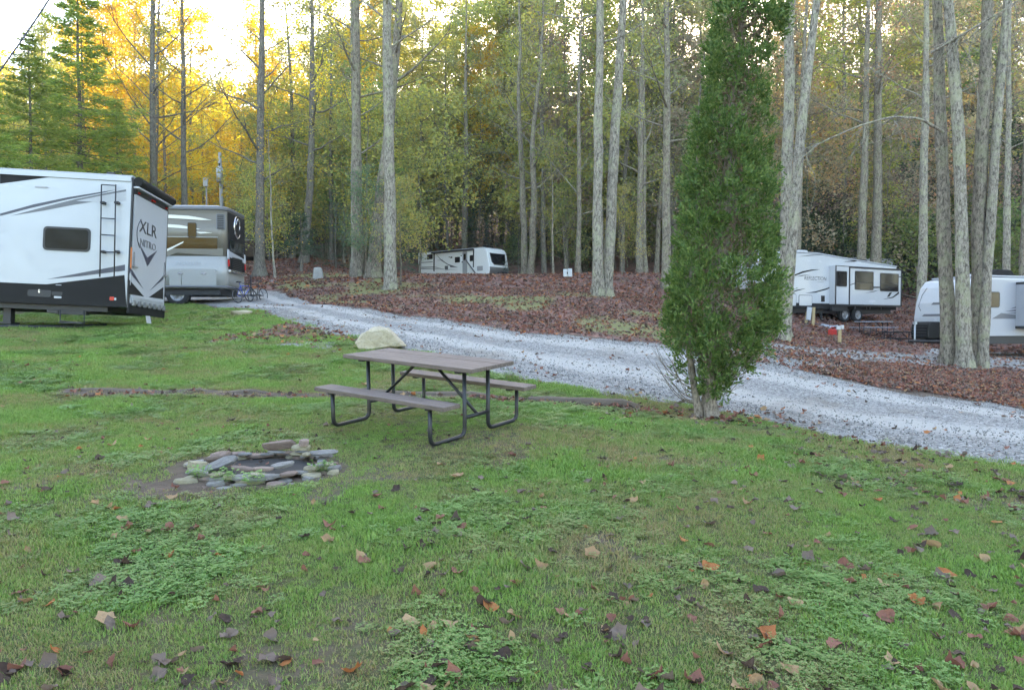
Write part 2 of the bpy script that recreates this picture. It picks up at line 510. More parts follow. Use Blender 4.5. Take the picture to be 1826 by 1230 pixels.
# ------------------------------------------------------------------ vehicles
M_WHITE = paint('white_gelcoat', (.43, .445, .47), .28, dirt=.012, coat=.3)
M_OFFW = paint('grey_white_panel', (.33, .34, .37), .35, dirt=.02)
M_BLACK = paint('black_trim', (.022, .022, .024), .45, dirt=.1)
M_CHAR = paint('charcoal_panel', (.02, .0195, .019), .65, dirt=.12, spec=.15)
M_GREY = paint('grey_graphic', (.12, .123, .135), .35, dirt=.08)
M_LGREY = paint('light_grey_graphic', (.38, .39, .41), .35, dirt=.06)
M_NAVY = paint('slate_graphic', (.05, .053, .075), .35, dirt=.08)
M_CHROME = paint('bright_metal', (.62, .62, .64), .22, 1.0, dirt=.08)
M_STEEL = paint('dull_metal', (.34, .34, .35), .45, .8, dirt=.15)
M_RUB = paint('tyre_rubber', (.02, .02, .021), .85, dirt=.2)
M_RED = paint('red_lens', (.45, .015, .012), .2, dirt=.05)
M_AMBER = paint('amber_lens', (.62, .2, .06), .25, dirt=.05)
M_CHAMP = paint('champagne_paint', (.30, .30, .285), .34, dirt=.02, coat=.12)
M_TAN = paint('tan_paint', (.15, .132, .10), .34, dirt=.03, coat=.12)
M_CREAM = paint('cream_paint', (.66, .64, .56), .3, dirt=.03)
M_GALV = paint('galvanised', (.46, .48, .50), .5, .5, dirt=.12)
M_REDP = paint('red_plastic', (.5, .03, .02), .4, dirt=.08)
M_BLUE = paint('blue_bike_paint', (.02, .06, .42), .25, dirt=.05, coat=.5)
M_ORANGE = paint('orange_plastic', (.7, .16, .04), .5, dirt=.08)

def glass_mat(name, tint=(.008, .008, .009), rough=.04):
    t = NT(name)
    n = t.noise(5, 3, .5)
    c = t.mix(n, tint, tuple(x * 1.8 for x in tint))
    return t.done(t.pbsdf(c, t.math('ADD', t.math('MULTIPLY', n, .05), rough), 0, t.bump(t.noise(2, 2, .5), .03, .02), .3))
M_GLASS = glass_mat('tinted_glass')
M_AMBG = glass_mat('amber_reflection_glass', (.05, .028, .008))  # amber reflections are put into the glass colour

def text_mesh(s, size, depth=.004, shear=0.0, xs=1.0):
    cu = bpy.data.curves.new('t', 'FONT')
    cu.body = s; cu.size = size; cu.extrude = depth / 2; cu.shear = shear
    cu.align_x = 'CENTER'; cu.align_y = 'CENTER'; cu.resolution_u = 2
    o = bpy.data.objects.new('t', cu)
    col.objects.link(o)
    dg = bpy.context.evaluated_depsgraph_get()
    me = bpy.data.meshes.new_from_object(o.evaluated_get(dg))
    bpy.data.objects.remove(o); bpy.data.curves.remove(cu)
    me.transform(Matrix.Diagonal((xs, 1, 1, 1)))
    me.materials.clear()
    return me
ROT_SIDE = Matrix(((1, 0, 0), (0, 0, -1), (0, 1, 0))).to_4x4()
ROT_END = Matrix(((0, 0, 1), (1, 0, 0), (0, 1, 0))).to_4x4()      # faces +x
ROT_NOSE = Matrix(((0, 0, -1), (-1, 0, 0), (0, 1, 0))).to_4x4()   # faces -x

class RV:
    """local x runs to the right along the visible side, y goes into the body, z up; side plane is y=0"""
    def __init__(s, name, label, cat, loc, yaw, pitch=0.0, roll=0.0, group=None):
        s.o = empty(name, loc, (R(roll), R(pitch), R(yaw)), label, cat, group)
        s.M = Matrix.Translation(loc) @ Euler((R(roll), R(pitch), R(yaw))).to_matrix().to_4x4()
        s.I = s.M.inverted()
    def _ray(s, px, py):
        a, b = ray(px, py)
        e = s.I @ Vector((0, 0, EYE))
        return e, (s.I.to_3x3() @ Vector((a, 1, b)))
    def S(s, px, py, y=0.0):           # measure a point of the side plane
        e, d = s._ray(px, py); k = (y - e.y) / d.y
        return (e.x + d.x * k, e.z + d.z * k)
    def E(s, px, py, x=0.0):           # measure a point of the end plane
        e, d = s._ray(px, py); k = (x - e.x) / d.x
        return (e.y + d.y * k, e.z + d.z * k)
    def decal(s, name, pts, mat, lift=.004, parent=None, y=0.0):
        return MB().prism(pts, y - lift, y + .002, 'y').build(name, mat, parent or s.o)
    def edecal(s, name, pts, mat, lift=.004, parent=None, x=0.0):
        return MB().prism(pts, x - .002, x + lift, 'x').build(name, mat, parent or s.o)
    def text(s, name, body, size, at, mat, rot=ROT_SIDE, shear=0.0, xs=1.0, parent=None, depth=.006):
        o = link(name, text_mesh(body, size, depth, shear, xs), mat, parent or s.o)
        o.matrix_local = Matrix.Translation(at) @ rot
        return o
    def window(s, x0, x1, z0, z1, y=0.0, r=.09, fr=.035, gm=None, name='window'):
        f = s.decal(name, rrect(x0 - fr, x1 + fr, z0 - fr, z1 + fr, r), M_BLACK, .022, y=y)
        s.decal('pane', rrect(x0, x1, z0, z1, r * .7), gm or M_GLASS, .028, f, y=y)
        return f
    def wheel(s, x, z, r, y=.18, wd=.22):
        w_ = empty('wheel', (x, y, z)); w_.parent = s.o
        b = MB()
        prof = [(r * .60, -.5), (r * .62, -.52), (r * .93, -.5), (r, -.36), (r, .36), (r * .93, .5), (r * .6, .5)]
        n = 28
        vs = [(p * math.cos(2 * math.pi * i / n), q * wd, p * math.sin(2 * math.pi * i / n)) for i in range(n) for p, q in prof]
        k = len(prof)
        b.add(vs, [(i * k + j, i * k + j + 1, ((i + 1) % n) * k + j + 1, ((i + 1) % n) * k + j) for i in range(n) for j in range(k - 1)], True)
        b.build('tyre', M_RUB, w_)
        b = MB()
        prof = [(.0, -.42), (r * .16, -.44), (r * .2, -.3), (r * .48, -.26), (r * .58, -.42), (r * .62, -.46)]
        k = len(prof)
        vs = [(p * math.cos(2 * math.pi * i / n), q * wd, p * math.sin(2 * math.pi * i / n)) for i in range(n) for p, q in prof]
        b.add(vs, [(i * k + j, i * k + j + 1, ((i + 1) % n) * k + j + 1, ((i + 1) % n) * k + j) for i in range(n) for j in range(k - 1)], True)
        for i in range(6):
            a = i * math.pi / 3
            b.box((r * .38 * math.cos(a), -.33 * wd, r * .38 * math.sin(a)), (r * .3, wd * .16, r * .12), Matrix.Rotation(-a, 3, 'Y'))
        b.build('rim', M_STEEL, w_)
        return w_

def zm(ox, oy, sc):
    return lambda x, y: (ox + x / sc, oy + y / sc)

# --- toy hauler trailer at the left edge -------------------------------------------------
zg = zs(-9.7, 18.6)
T = RV('toy_hauler_trailer', 'large white trailer with dark skirt and rear ramp door at the left edge', 'trailer',
       (-9.67, 18.5, zg), 6.1, 2.3, -2.2)
S = T.S
zt, zb = S(222, 316)[1], S(222, 547)[1]
W_ = 2.5
b = MB(); b.prism([(-10.6, zb), (0, zb), (0, zt - .05), (-.04, zt), (-10.6, zt)], 0, W_, 'y')
body = b.build('body', M_WHITE, T.o, .03)
MB().prism([(-10.6, zt + .002), (.02, zt + .002), (.02, zt + .05), (-10.6, zt + .05)], -.025, W_ + .025, 'y').build('roof', M_LGREY, T.o, .015)
MB().bb(-10.6, -.01, -.035, -.004, zt - .11, zt + .02).build('gutter_rail', M_WHITE, T.o, .008)
z5 = zm(0, 290, 3.97)
Q = lambda *p: [S(*z5(x, y)) for x, y in p]
# skirt
T.decal('skirt', [(-10.6, zb - .01), (-.0, zb - .01)] + [S(222, 490.5), S(83, 507)] + [(-10.6, S(83, 507)[1] + .02)], M_CHAR, .012)
T.decal('stripe', Q((330, 826), (885, 722), (885, 765), (560, 805)), M_NAVY)
T.decal('stripe', Q((0, 362), (240, 296), (480, 246), (715, 208), (820, 193), (720, 217), (480, 262), (220, 322), (0, 379)), M_NAVY)
T.decal('stripe', Q((75, 378), (300, 318), (540, 258), (720, 222), (893, 190), (893, 232), (720, 268), (520, 300), (300, 342)), M_GREY)
T.decal('stripe', Q((540, 272), (720, 235), (893, 205), (893, 268), (720, 282)), M_LGREY, .008)
T.decal('stripe', Q((0, 75), (50, 68), (440, 92), (0, 150)), M_CHAR)
T.decal('stripe', Q((0, 490), (62, 482), (40, 488), (0, 496)), M_LGREY)
x0, z1 = S(82, 407); x1, z0 = S(157, 446)
T.window(x0, x1, z0, z1, r=.1, fr=.05)
x0, z1 = S(63, 332); x1, z0 = S(86, 336)
T.decal('marker_light', rrect(x0, x1, z0, z1, .02), M_STEEL, .02)
# ladder
lad = empty('ladder'); lad.parent = T.o
for p in (181, 206.5):
    a, c = S(p, 329.5, -.14), S(p - 3, 494, -.14)
    MB().tube([(a[0], -.14, a[1]), (c[0], -.14, c[1])], .017, 8).build('rail', M_BLACK, lad)
for q in (329.5, 389, 418.5, 448.5):
    a, c = S(181, q, -.14), S(206, q + 1.5, -.14)
    MB().tube([(a[0], -.14, a[1]), (c[0], -.14, c[1])], .014, 8).build('rung', M_BLACK, lad)
for q in (362, 449):
    for p in (184, 209):
        a = S(p, q, -.07)
        MB().bb(a[0] - .05, a[0] + .05, -.14, -.002, a[1] - .03, a[1] + .03).build('bracket', M_BLACK, lad, .008)
# skirt fittings
for (p0, q0, p1, q1, m, nm) in ((196, 529, 204, 536, M_RED, 'side_light'), (204.5, 531, 207.5, 535.5, M_WHITE, 'side_light'), (97, 528, 110, 532, M_WHITE, 'sticker'),
                                (100, 507.5, 110, 509, M_WHITE, 'sticker'), (50, 516, 91, 530, M_BLACK, 'storage_hatch'), (93, 520, 111, 527, M_BLACK, 'storage_hatch'), (69, 516, 72, 522, M_CHROME, 'latch')):
    x0, z1 = S(p0, q0); x1, z0 = S(p1, q1)
    T.decal(nm, rrect(x0, x1, z0, z1, min(abs(x1 - x0), abs(z1 - z0)) * .25, 2), m, .02)
MB().bb(-10.5, -.5, .12, W_ - .12, zb - .14, zb - .012).build('chassis', M_BLACK, T.o)
# landing jack, tucked step, receiver
a = S(17, 548, .4)
b = MB(); b.bb(a[0] - .09, a[0] + .09, .3, .5, zb - .5, zb - .012); b.bb(a[0] - .05, a[0] + .05, .34, .46, .05, zb - .4); b.bb(a[0] - .16, a[0] + .16, .2, .6, 0.0, .05)
b.build('landing_jack', M_BLACK, T.o, .006)
b = MB(); xa, xb = S(80, 550)[0], S(150, 550)[0]
b.bb(xa, xa + .26, .1, .5, zb - .22, zb - .145); b.bb(xa + .2, xb, .12, .3, zb - .24, zb - .145)
b.tube([(xa + .36, .0, zb - .14), (xa + .4, -.06, zb - .42), (xb + .05, -.06, zb - .45), (xb, .0, zb - .14)], .018, 6)
b.bb(xa + .4, xb + .03, -.14, .02, zb - .47, zb - .44)
b.build('folding_step', M_BLACK, T.o)
for k in range(3):
    T.wheel(-5.2 - .9 * k, .38, .38)
# rear end with ramp door
E_ = T.E
z2 = zm(220, 340, 5.59)
QE = lambda *p: [E_(*z2(x, y)) for x, y in p]
MB().prism([(-.004, zb - .02), (.075, zb - .02), (.075, zt - .02), (-.004, zt - .02)], -.004, .035, 'x').build('corner_trim', M_BLACK, T.o, .004)
MB().prism([(W_ - .07, zb - .02), (W_ + .01, zb - .02), (W_ + .01, zt - .02), (W_ - .07, zt - .02)], -.004, .035, 'x').build('corner_trim', M_BLACK, T.o, .004)
dz0, dz1 = zb + .1, zb + 2.86
door = T.edecal('ramp_door', rrect(.1, W_ - .09, dz0, dz1, .03, 2), M_WHITE, .05)
T.edecal('door_frame', [(.076, dz1 + .004), (W_ - .071, dz1 + .004), (W_ - .071, dz1 + .11), (.076, dz1 + .11)], M_BLACK, .06)
MB().bb(.06, .1, 1.15, 1.35, dz1 + .03, dz1 + .08).build('brake_light', M_RED, T.o)
for yy in (.25, W_ - .3):
    MB().bb(.06, .085, yy, yy + .08, dz1 + .035, dz1 + .075).build('brake_light', M_RED, T.o)
MB().tube([(.14, .02, dz1 + .3), (.14, W_ - .02, dz1 + .3)], .115, 14).build('awning_roll', M_CHAR, T.o)
MB().bb(.001, .17, .03, W_ - .03, dz1 + .13, dz1 + .18).build('awning_rail', M_WHITE, T.o, .01)
dx = .05
def rear_pts(*p): return [E_(*z2(x, y), x=dx) for x, y in p]
T.edecal('chevron', rear_pts((150, 512), (238, 668), (338, 596), (240, 756)), M_NAVY, .004, door, dx)
T.edecal('chevron', rear_pts((55, 752), (92, 800), (195, 972), (60, 812)), M_NAVY, .004, door, dx)
T.edecal('chevron', rear_pts((396, 850), (396, 884), (268, 992)), M_NAVY, .004, door, dx)
T.edecal('corner_graphic', rear_pts((50, 878), (205, 1056), (50, 1030)), M_CHAR, .004, door, dx)
T.edecal('corner_graphic', rear_pts((396, 962), (396, 1082), (255, 1062)), M_CHAR, .004, door, dx)
cy_, cz_ = E_(*z2(246, 425), x=dx); T.text('logo_letters', 'XLR', .46, (dx + .006, cy_, cz_ + .09), M_BLACK, ROT_END, 0, 1.45, door)
cy2, cz2 = E_(*z2(246, 530), x=dx); T.text('logo_letters', 'NITRO', .27, (dx + .006, cy2, cz2 - .04), M_GREY, ROT_END, 0, 1.35, door)
b = MB(); arc = [(dx + .004, cy_ + .74 * math.cos(R(a)), cz_ - .1 + .5 * math.sin(R(a))) for a in range(130, 232, 8)]
b.tube(arc, .012, 5); b.build('logo_arc', M_NAVY, door)
b = MB()
b.bb(dx, dx + .03, .16, W_ - .15, dz0 + .02, dz0 + .17); b.build('hinge_plate', M_GALV, door, .004)
for k in range(7):
    y = .2 + k * (W_ - .4) / 6
    b = MB(); b.bb(dx + .031, dx + .075, y - .04, y + .04, dz0 - .06, dz0 + .08); b.tube([(dx + .05, y - .09, dz0 - .03), (dx + .05, y + .09, dz0 - .03)], .025, 8); b.build('hinge', M_STEEL, door)
MB().bb(.0, .06, .0, W_, zb - .16, zb + .09).build('bumper', M_CHAR, T.o, .01)
for k in range(2):
    zz = dz0 + .95 - k * 0; yy = .14 + k * (W_ - .36)
    b = MB(); b.bb(dx, dx + .04, yy, yy + .03, zz, zz + .35); b.bb(dx + .02, dx + .06, yy - .02, yy + .22, zz - .03, zz); b.build('latch', M_STEEL, door)
b = MB(); b.bb(.036, .055, .01, .06, zb + .95, zb + 1.5); b.build('reflector', M_AMBER, T.o)
b = MB(); b.bb(.036, .055, .01, .06, zb + .55, zb + .9); b.build('reflector', M_WHITE, T.o)
MB().box((.08, 1.25, zb - .26), (.012, .3, .2), Matrix.Rotation(R(-12), 3, 'Y')).build('licence_plate', M_WHITE, T.o)
# roof hardware
x0 = S(192, 312, .5)[0]; x1 = S(222, 312, .5)[0]
b = MB(); b.bb(x0, x0 + .2, .4, .75, zt + .05, zt + .2); b.build('roof_vent', M_BLACK, T.o, .03)
b = MB(); b.bb(x0 + .28, x0 + .42, .5, .7, zt + .05, zt + .16); b.tube([(x0 + .1, .6, zt + .2), (x0 + .12, .6, zt + .25), (x0 + .3, .6, zt + .24), (x0 + .35, .6, zt + .16)], .015, 6); b.build('antenna', M_CHAR, T.o, .01)

# --- motorhome behind it ---------------------------------------------------------------
zg = zs(-11, 28.4)
T = RV('motorhome', 'beige and brown bus-style motorhome with dark rear behind the white trailer', 'motorhome',
       (wp(405, 545, 28.2)[0], 28.2, wp(405, 545, 28.2)[2]), 4.0)
S, E_ = T.S, T.E
z8 = zm(280, 350, 5.855)
Q = lambda *p: [S(*z8(x, y)) for x, y in p]
zt, zb = S(400, 374)[1], S(380, 514)[1]
Lm, W_ = 11.0, 2.55
def plan(o=0.0, r=.32, n=6):
    pts = [(-Lm - o, -o), (-Lm - o, W_ + o)]
    for i in range(n + 1):
        a = R(90 - 90 * i / n); pts.append((-r + (r + o) * math.cos(a), W_ - r + (r + o) * math.sin(a)))
    for i in range(n + 1):
        a = R(-90 * i / n); pts.append((-r + (r + o) * math.cos(a), r + (r + o) * math.sin(a)))
    return pts
zw0, zw1, zl = S(398, 444)[1], S(398, 424)[1], S(398, 457)[1]
MB().prism(plan(), zb, zl, 'z', True).build('lower_body', M_CHAMP, T.o)
MB().prism(plan(-.004), zl - .01, zt, 'z', True).build('upper_body', M_TAN, T.o)
MB().prism(plan(.03), zt - .03, zt + .13, 'z', True).build('roof', M_GREY, T.o, .05)
MB().bb(-Lm + .3, -.35, .25, W_ - .25, zt + .12, zt + .2).build('roof_cap', M_LGREY, T.o, .05)
# side bands and swooshes
T.decal('window_band', [(-Lm, zw0 + .05), (-.34, zw0), (-.34, zw1), (-Lm, zw1 + .02)], M_AMBG, .012)
T.decal('chrome_line', [(-Lm, zw1 + .02), (-.32, zw1), (-.32, zw1 + .03), (-Lm, zw1 + .05)], M_CHAMP, .016)
T.decal('swoosh', Q((110, 192), (330, 205), (470, 228), (572, 250), (470, 250), (300, 238), (110, 228)), M_CREAM, .01)
T.decal('swoosh', Q((110, 292), (240, 302), (360, 322), (455, 345), (330, 340), (110, 325)), M_CREAM, .01)
T.decal('swoosh', Q((400, 372), (500, 374), (575, 382), (450, 390)), M_CREAM, .01)
T.decal('swoosh', Q((105, 552), (280, 470), (272, 488), (105, 575)), M_CREAM, .016)
T.decal('swoosh', [(-Lm, zl), (-2.35, zl + .02)] + Q((105, 575), (190, 520), (690, 545), (690, 625), (210, 590), (105, 630)), M_TAN, .008)
x0, z1 = S(*z8(325, 280)); x1, z0 = S(*z8(408, 425))
T.window(x0, x1, z0, z1, r=.05, fr=.02, gm=M_AMBG)
T.text('side_lettering', 'TRAVELER', .17, (S(*z8(320, 703))[0], -.004, S(*z8(320, 703))[1]), M_LGREY, ROT_SIDE, .3, 1.25, depth=.004)
zd1, zd0 = S(*z8(300, 758))[1], zb + .05
for xa, xb in ((S(302, 480)[0], S(*z8(250, 800))[0]), (S(*z8(258, 800))[0], S(*z8(618, 800))[0])):
    d_ = T.decal('compartment_door', rrect(xa, xb, zd0, zd1, .03, 2), M_CHAMP, .012)
    xh = (xb - .55) if xb - xa > 1 else (xa + .32)
    T.decal('handle', rrect(xh, xh + .18, zd0 + .48, zd0 + .54, .02, 2), M_CHROME, .035, d_)
T.decal('handle', [S(*z8(600, 772)), S(*z8(628, 774)), S(*z8(628, 782)), S(*z8(600, 780))], M_CHROME, .02)
# corner louvres
lv = T.decal('louvre_panel', [(-.36, S(*z8(700, 340))[1]), (-.05, S(*z8(700, 345))[1]), (-.05, S(*z8(700, 190))[1]), (-.36, S(*z8(700, 185))[1])], M_GREY, .01)
for k in range(8):
    zz = S(*z8(700, 198 + 19 * k))[1]
    MB().bb(-.32, -.09, -.03, -.005, zz - .03, zz + .012).build('louvre', M_BLACK, lv)
# rear end
T.edecal('rear_panel', [(.2, zb + .75), (W_ - .2, zb + .75), (W_ - .2, zt - .06), (.2, zt - .06)], M_CHAR, .014)
T.edecal('rear_window', rrect(.35, W_ - .35, zw0 - .05, zw1 - .02, .06), M_GLASS, .02)
T.edecal('rear_gloss_band', [(.3, zw0 - .05), (W_ - .3, zw0 - .2), (W_ - .3, zw0 - .36), (.3, zw0 - .28)], M_LGREY, .022)
gr = T.edecal('engine_grille', rrect(.62, W_ - .62, zb + .78, zb + 1.25, .04), M_BLACK, .03)
for k in range(6):
    MB().bb(.031, .05, .66, W_ - .66, zb + .82 + k * .07, zb + .845 + k * .07).build('grille_bar', M_CHAR, gr)
b = MB(); rc = (1.3, (zt + zw1) / 2 + .02)
arcp = [(.03, rc[0] + .42 * math.cos(R(a)), rc[1] + .42 * math.sin(R(a))) for a in range(95, 330, 12)]
b.tube(arcp, [.01 + .05 * math.sin(math.pi * i / (len(arcp) - 1)) for i in range(len(arcp))], 6)
arcp = [(.03, rc[0] + .08 + .22 * math.cos(R(a)), rc[1] + .08 + .24 * math.sin(R(a))) for a in range(-40, 190, 12)]
b.tube(arcp, [.008 + .035 * math.sin(math.pi * i / (len(arcp) - 1)) for i in range(len(arcp))], 6)
b.build('emblem', M_CHROME, T.o)
for yy in (.12, W_ - .3):
    tl = MB().bb(-.03, .03, yy, yy + .18, zb + 1.12, zb + 1.5).build('tail_light', M_WHITE, T.o, .03)
    MB().bb(.0, .036, yy + .03, yy + .15, zb + .85, zb + 1.1).build('lens', M_RED, tl)
MB().bb(.02, .1, .15, W_ - .15, zb + .62, zb + .72).build('bumper', M_CHROME, T.o, .02)
MB().prism(plan(.02), zb + .02, zb + .10, 'z', True).build('sill_trim', M_GREY, T.o)
MB().bb(-Lm + .2, -.3, .15, W_ - .15, zb - .25, zb - .005).build('undercarriage', M_BLACK, T.o)
for xx in (-1.9, -2.95, -9.2): T.wheel(xx, .45, .45, .3, .28)
# bike rack behind with its bicycles
rack_y = 1.25
b = MB(); b.bb(.0, .95, rack_y - .03, rack_y + .03, .42, .48); b.tube([(.55, rack_y, .45), (.55, rack_y, 1.25)], .025, 8); b.tube([(.5, .55, .43), (.5, 1.95, .43)], .018, 6); b.tube([(.85, .55, .43), (.85, 1.95, .43)], .018, 6)
b.build('bike_rack', M_BLACK, T.o)

def bicycle(label, M, pm):
    r_ = empty('bicycle', (0, 0, 0), (0, 0, 0), label, 'bicycle', 'bicycles on the rack behind the motorhome')
    r_.matrix_world = M @ Matrix.Scale(.86, 4)
    hb, hf, bbk, st, hd = Vector((-.5, 0, .33)), Vector((.54, 0, .33)), Vector((-.06, 0, .29)), Vector((-.2, 0, .8)), Vector((.37, 0, .82))
    for h in (hb, hf):
        we = empty('wheel', h); we.parent = r_
        n = 28
        MB().tube([(.32 * math.cos(2 * math.pi * i / n), 0, .32 * math.sin(2 * math.pi * i / n)) for i in range(n + 1)], .018, 6, cap=False).build('tyre', M_RUB, we)
        b = MB(); b.tube([(.29 * math.cos(2 * math.pi * i / n), 0, .29 * math.sin(2 * math.pi * i / n)) for i in range(n + 1)], .009, 5, cap=False)
        for i in range(9):
            a = i * 2 * math.pi / 9; b.tube([(0, .02, 0), (.29 * math.cos(a), 0, .29 * math.sin(a))], .002, 3)
        b.tube([(0, -.05, 0), (0, .05, 0)], .02, 8); b.build('rim', M_STEEL, we)
    b = MB()
    for p, q, rr in ((bbk, st, .017), (st, hd, .017), (bbk, hd - Vector((-.02, 0, .12)), .021), (bbk, hb, .011), (st, hb, .010), (hd, hf, .014), (st, st + Vector((-.035, 0, .14)), .012)):
        b.tube([p, q], rr, 7)
    b.build('frame', pm, r_)
    b = MB(); b.tube([hd, hd + Vector((.02, 0, .14))], .014, 6); b.tube([hd + Vector((-.04, -.29, .17)), hd + Vector((.05, -.12, .15)), hd + Vector((.05, .12, .15)), hd + Vector((-.04, .29, .17))], .012, 6)
    b.build('handlebar', M_BLACK, r_)
    s0 = st + Vector((-.035, 0, .15))
    MB().prism([(-.15, -.075), (-.15, .075), (-.02, .05), (.14, .018), (.14, -.018), (-.02, -.05)], 0, .05, 'z').build('saddle', M_BLACK, r_, .015).location = s0
    b = MB(); b.tube([bbk + Vector((0, -.06, 0)), bbk + Vector((0, .06, 0))], .022, 8); b.tube([bbk + Vector((0, .03, 0)), bbk + Vector((.1, .06, -.13))], .01, 5); b.tube([bbk + Vector((0, -.03, 0)), bbk + Vector((-.1, -.06, .13))], .01, 5)
    b.box(bbk + Vector((.1, .1, -.13)), (.09, .08, .02)); b.box(bbk + Vector((-.1, -.1, .13)), (.09, .08, .02)); b.build('crank', M_STEEL, r_)
    return r_
bicycle('blue bicycle hanging on the rack behind the motorhome', T.M @ Matrix.Translation((.42, .95, .12)) @ Matrix.Rotation(R(66), 4, 'Z') @ Matrix.Rotation(R(-9), 4, 'X'), M_BLUE)
bicycle('black bicycle on the outer arm of the motorhome bike rack', T.M @ Matrix.Translation((.72, 1.5, .2)) @ Matrix.Rotation(R(-112), 4, 'Z') @ Matrix.Rotation(R(5), 4, 'X'), M_BLACK)

# --- travel trailer up on the terrace ---------------------------------------------------
zgt = 4.85
T = RV('travel_trailer', 'small white travel trailer with a dark front window on the leafy rise', 'trailer',
       (-2.17, 61.0, zgt), -40.0)
S, E_ = T.S, T.E
z7 = zm(720, 420, 9.13)
zt = S(*z7(1255, 200))[1]; zb = .55; Lt = 8.1; W_ = 2.45
nose = [(-Lt, zb), (.0, zb), (.32, zb + .28), (.42, zb + .75), (.40, zb + 1.05), (.16, zt - .35), (-.06, zt - .06), (-.3, zt), (-Lt, zt)]
MB().prism(nose, 0, W_, 'y').build('body', paint('bright_white_gelcoat', (.78, .80, .82), .3, dirt=.01), T.o, .05)
MB().prism([(-Lt + .02, zt + .002), (-.3, zt + .002), (-.3, zt + .06), (-Lt + .02, zt + .06)], .02, W_ - .02, 'y').build('roof', M_LGREY, T.o, .02)
Q = lambda *p: [S(*z7(x, y)) for x, y in p]
for nm, p in (('slide_edge', [(486, 290), (505, 290), (502, 585), (484, 580)]), ('slide_edge', [(1130, 215), (1147, 215), (1142, 520), (1126, 520)]), ('slide_edge', [(500, 278), (1130, 212), (1130, 232), (500, 298)])):
    T.decal(nm, Q(*p), M_BLACK, .02)
T.decal('stripe', Q((520, 300), (600, 380), (720, 465), (880, 515), (740, 492), (610, 410)), M_GREY, .006)
T.decal('stripe', Q((750, 492), (890, 522), (760, 516)), M_NAVY, .009)
T.decal('stripe', Q((290, 436), (470, 424), (470, 434), (290, 448)), M_GREY, .006)
T.decal('stripe', Q((280, 512), (500, 508), (640, 540), (500, 522), (280, 528)), M_GREY, .006)
T.decal('stripe', Q((276, 536), (660, 545), (660, 552), (276, 548)), M_GREY, .006)
T.decal('stripe', Q((640, 580), (760, 545), (890, 560), (760, 556)), M_LGREY, .006)
for (a0, b0, a1, b1, nm) in ((384, 318, 468, 378, 'window'), (838, 358, 912, 432, 'window'), (1080, 328, 1128, 412, 'window')):
    x0, z1 = S(*z7(a0, b0)); x1, z0 = S(*z7(a1, b1)); T.window(x0, x1, z0, z1, r=.06, fr=.03)
x0, z1 = S(*z7(958, 262)); x1, z0 = S(*z7(1034, 600)); z0 = zb + .05
dd = T.decal('door', rrect(x0, x1, z0, z1, .1), M_OFFW, .02)
x0, z1 = S(*z7(976, 300)); x1, z0 = S(*z7(1014, 400)); T.decal('pane', rrect(x0, x1, z0, z1, .04), M_GLASS, .03, dd)
x0, z1 = S(*z7(670, 495)); x1, z0 = S(*z7(722, 555)); T.decal('appliance_hatch', rrect(x0, x1, z0, z1, .03), M_GREY, .02)
x0, z1 = S(*z7(1195, 500)); x1, z0 = S(*z7(1288, 570)); T.decal('baggage_door', rrect(x0, x1, z0, z1, .05), M_OFFW, .02)
for (a0, b0, a1, b1) in ((735, 345, 750, 358), (762, 345, 790, 368), (930, 322, 945, 338), (945, 425, 965, 440)):
    x0, z1 = S(*z7(a0, b0)); x1, z0 = S(*z7(a1, b1)); T.decal('side_fitting', rrect(x0, x1, z0, z1, .01, 2), M_BLACK, .03)
a, c = S(*z7(1010, 390)), S(*z7(1190, 612)); MB().tube([(a[0], -.05, a[1]), (c[0], -.2, c[1])], .05, 6).build('awning_arm', M_NAVY, T.o)
MB().tube([(-6.3, -.1, zt - .08), (-1.3, -.1, zt - .08)], .07, 8).build('awning_roll', M_BLACK, T.o)
T.text('side_lettering', 'TRAIL', .22, (-5.3, -.003, zt - .75), M_LGREY, ROT_SIDE, 0, 1.3, depth=.004)
# nose: dark window let into the sloped cap, grey lower shield, propane cover
ang = math.atan2(.24, (zt - .35) - (zb + 1.05))
Mw = Matrix.Rotation(-ang, 3, 'Y')
cw = Vector((.30, W_ / 2, (zt - .35 + zb + 1.05) / 2 + .02))
def nose_plate(name, pts, th, mat, parent=None, off=0.0):
    b = MB(); b.prism(pts, off - .01, off + th, 'x')
    o = b.build(name, mat, parent or T.o); 
    o.data.transform(Matrix.Translation(cw) @ Mw.to_4x4()) 
    return o
fw = nose_plate('front_window', [(-.95, .5), (.95, .5), (.86, -.25), (.6, -.48), (-.6, -.48), (-.86, -.25)], .03, M_BLACK)
nose_plate('pane', [(-.86, .43), (.86, .43), (.78, -.22), (.55, -.41), (-.55, -.41), (-.78, -.22)], .04, M_GLASS, fw)
b = MB(); b.prism([(.02, zb - .02), (.34, zb + .26), (.445, zb + .75), (.425, zb + 1.02), (.2, zb + .95), (.0, zb + .3)], .04, W_ - .04, 'y'); b.build('stone_guard', M_STEEL, T.o, .01)
b = MB(); b.prism(rrect(.5, 1.05, .62, 1.15, .12), .85, 1.6, 'y'); b.build('propane_cover', M_CHAR, T.o, .04)
b = MB(); b.tube([(.3, .5, .5), (1.6, W_ / 2, .5)], .05, 6); b.tube([(.3, W_ - .5, .5), (1.6, W_ / 2, .5)], .05, 6); b.tube([(1.35, W_ / 2, .0), (1.35, W_ / 2, .95)], .035, 8); b.build('tongue', M_BLACK, T.o)
b = MB(); b.bb(-1.15, -.55, .9, 1.6, zt + .06, zt + .32); b.build('air_conditioner', M_CHAR, T.o, .06)
MB().bb(-Lt + .2, -.1, .12, W_ - .12, zb - .18, zb - .004).build('chassis', M_BLACK, T.o)
for xx in (-3.7, -4.55): T.wheel(xx, .33, .33)
c_ = T.M @ Vector((1.1, -.35, .0))
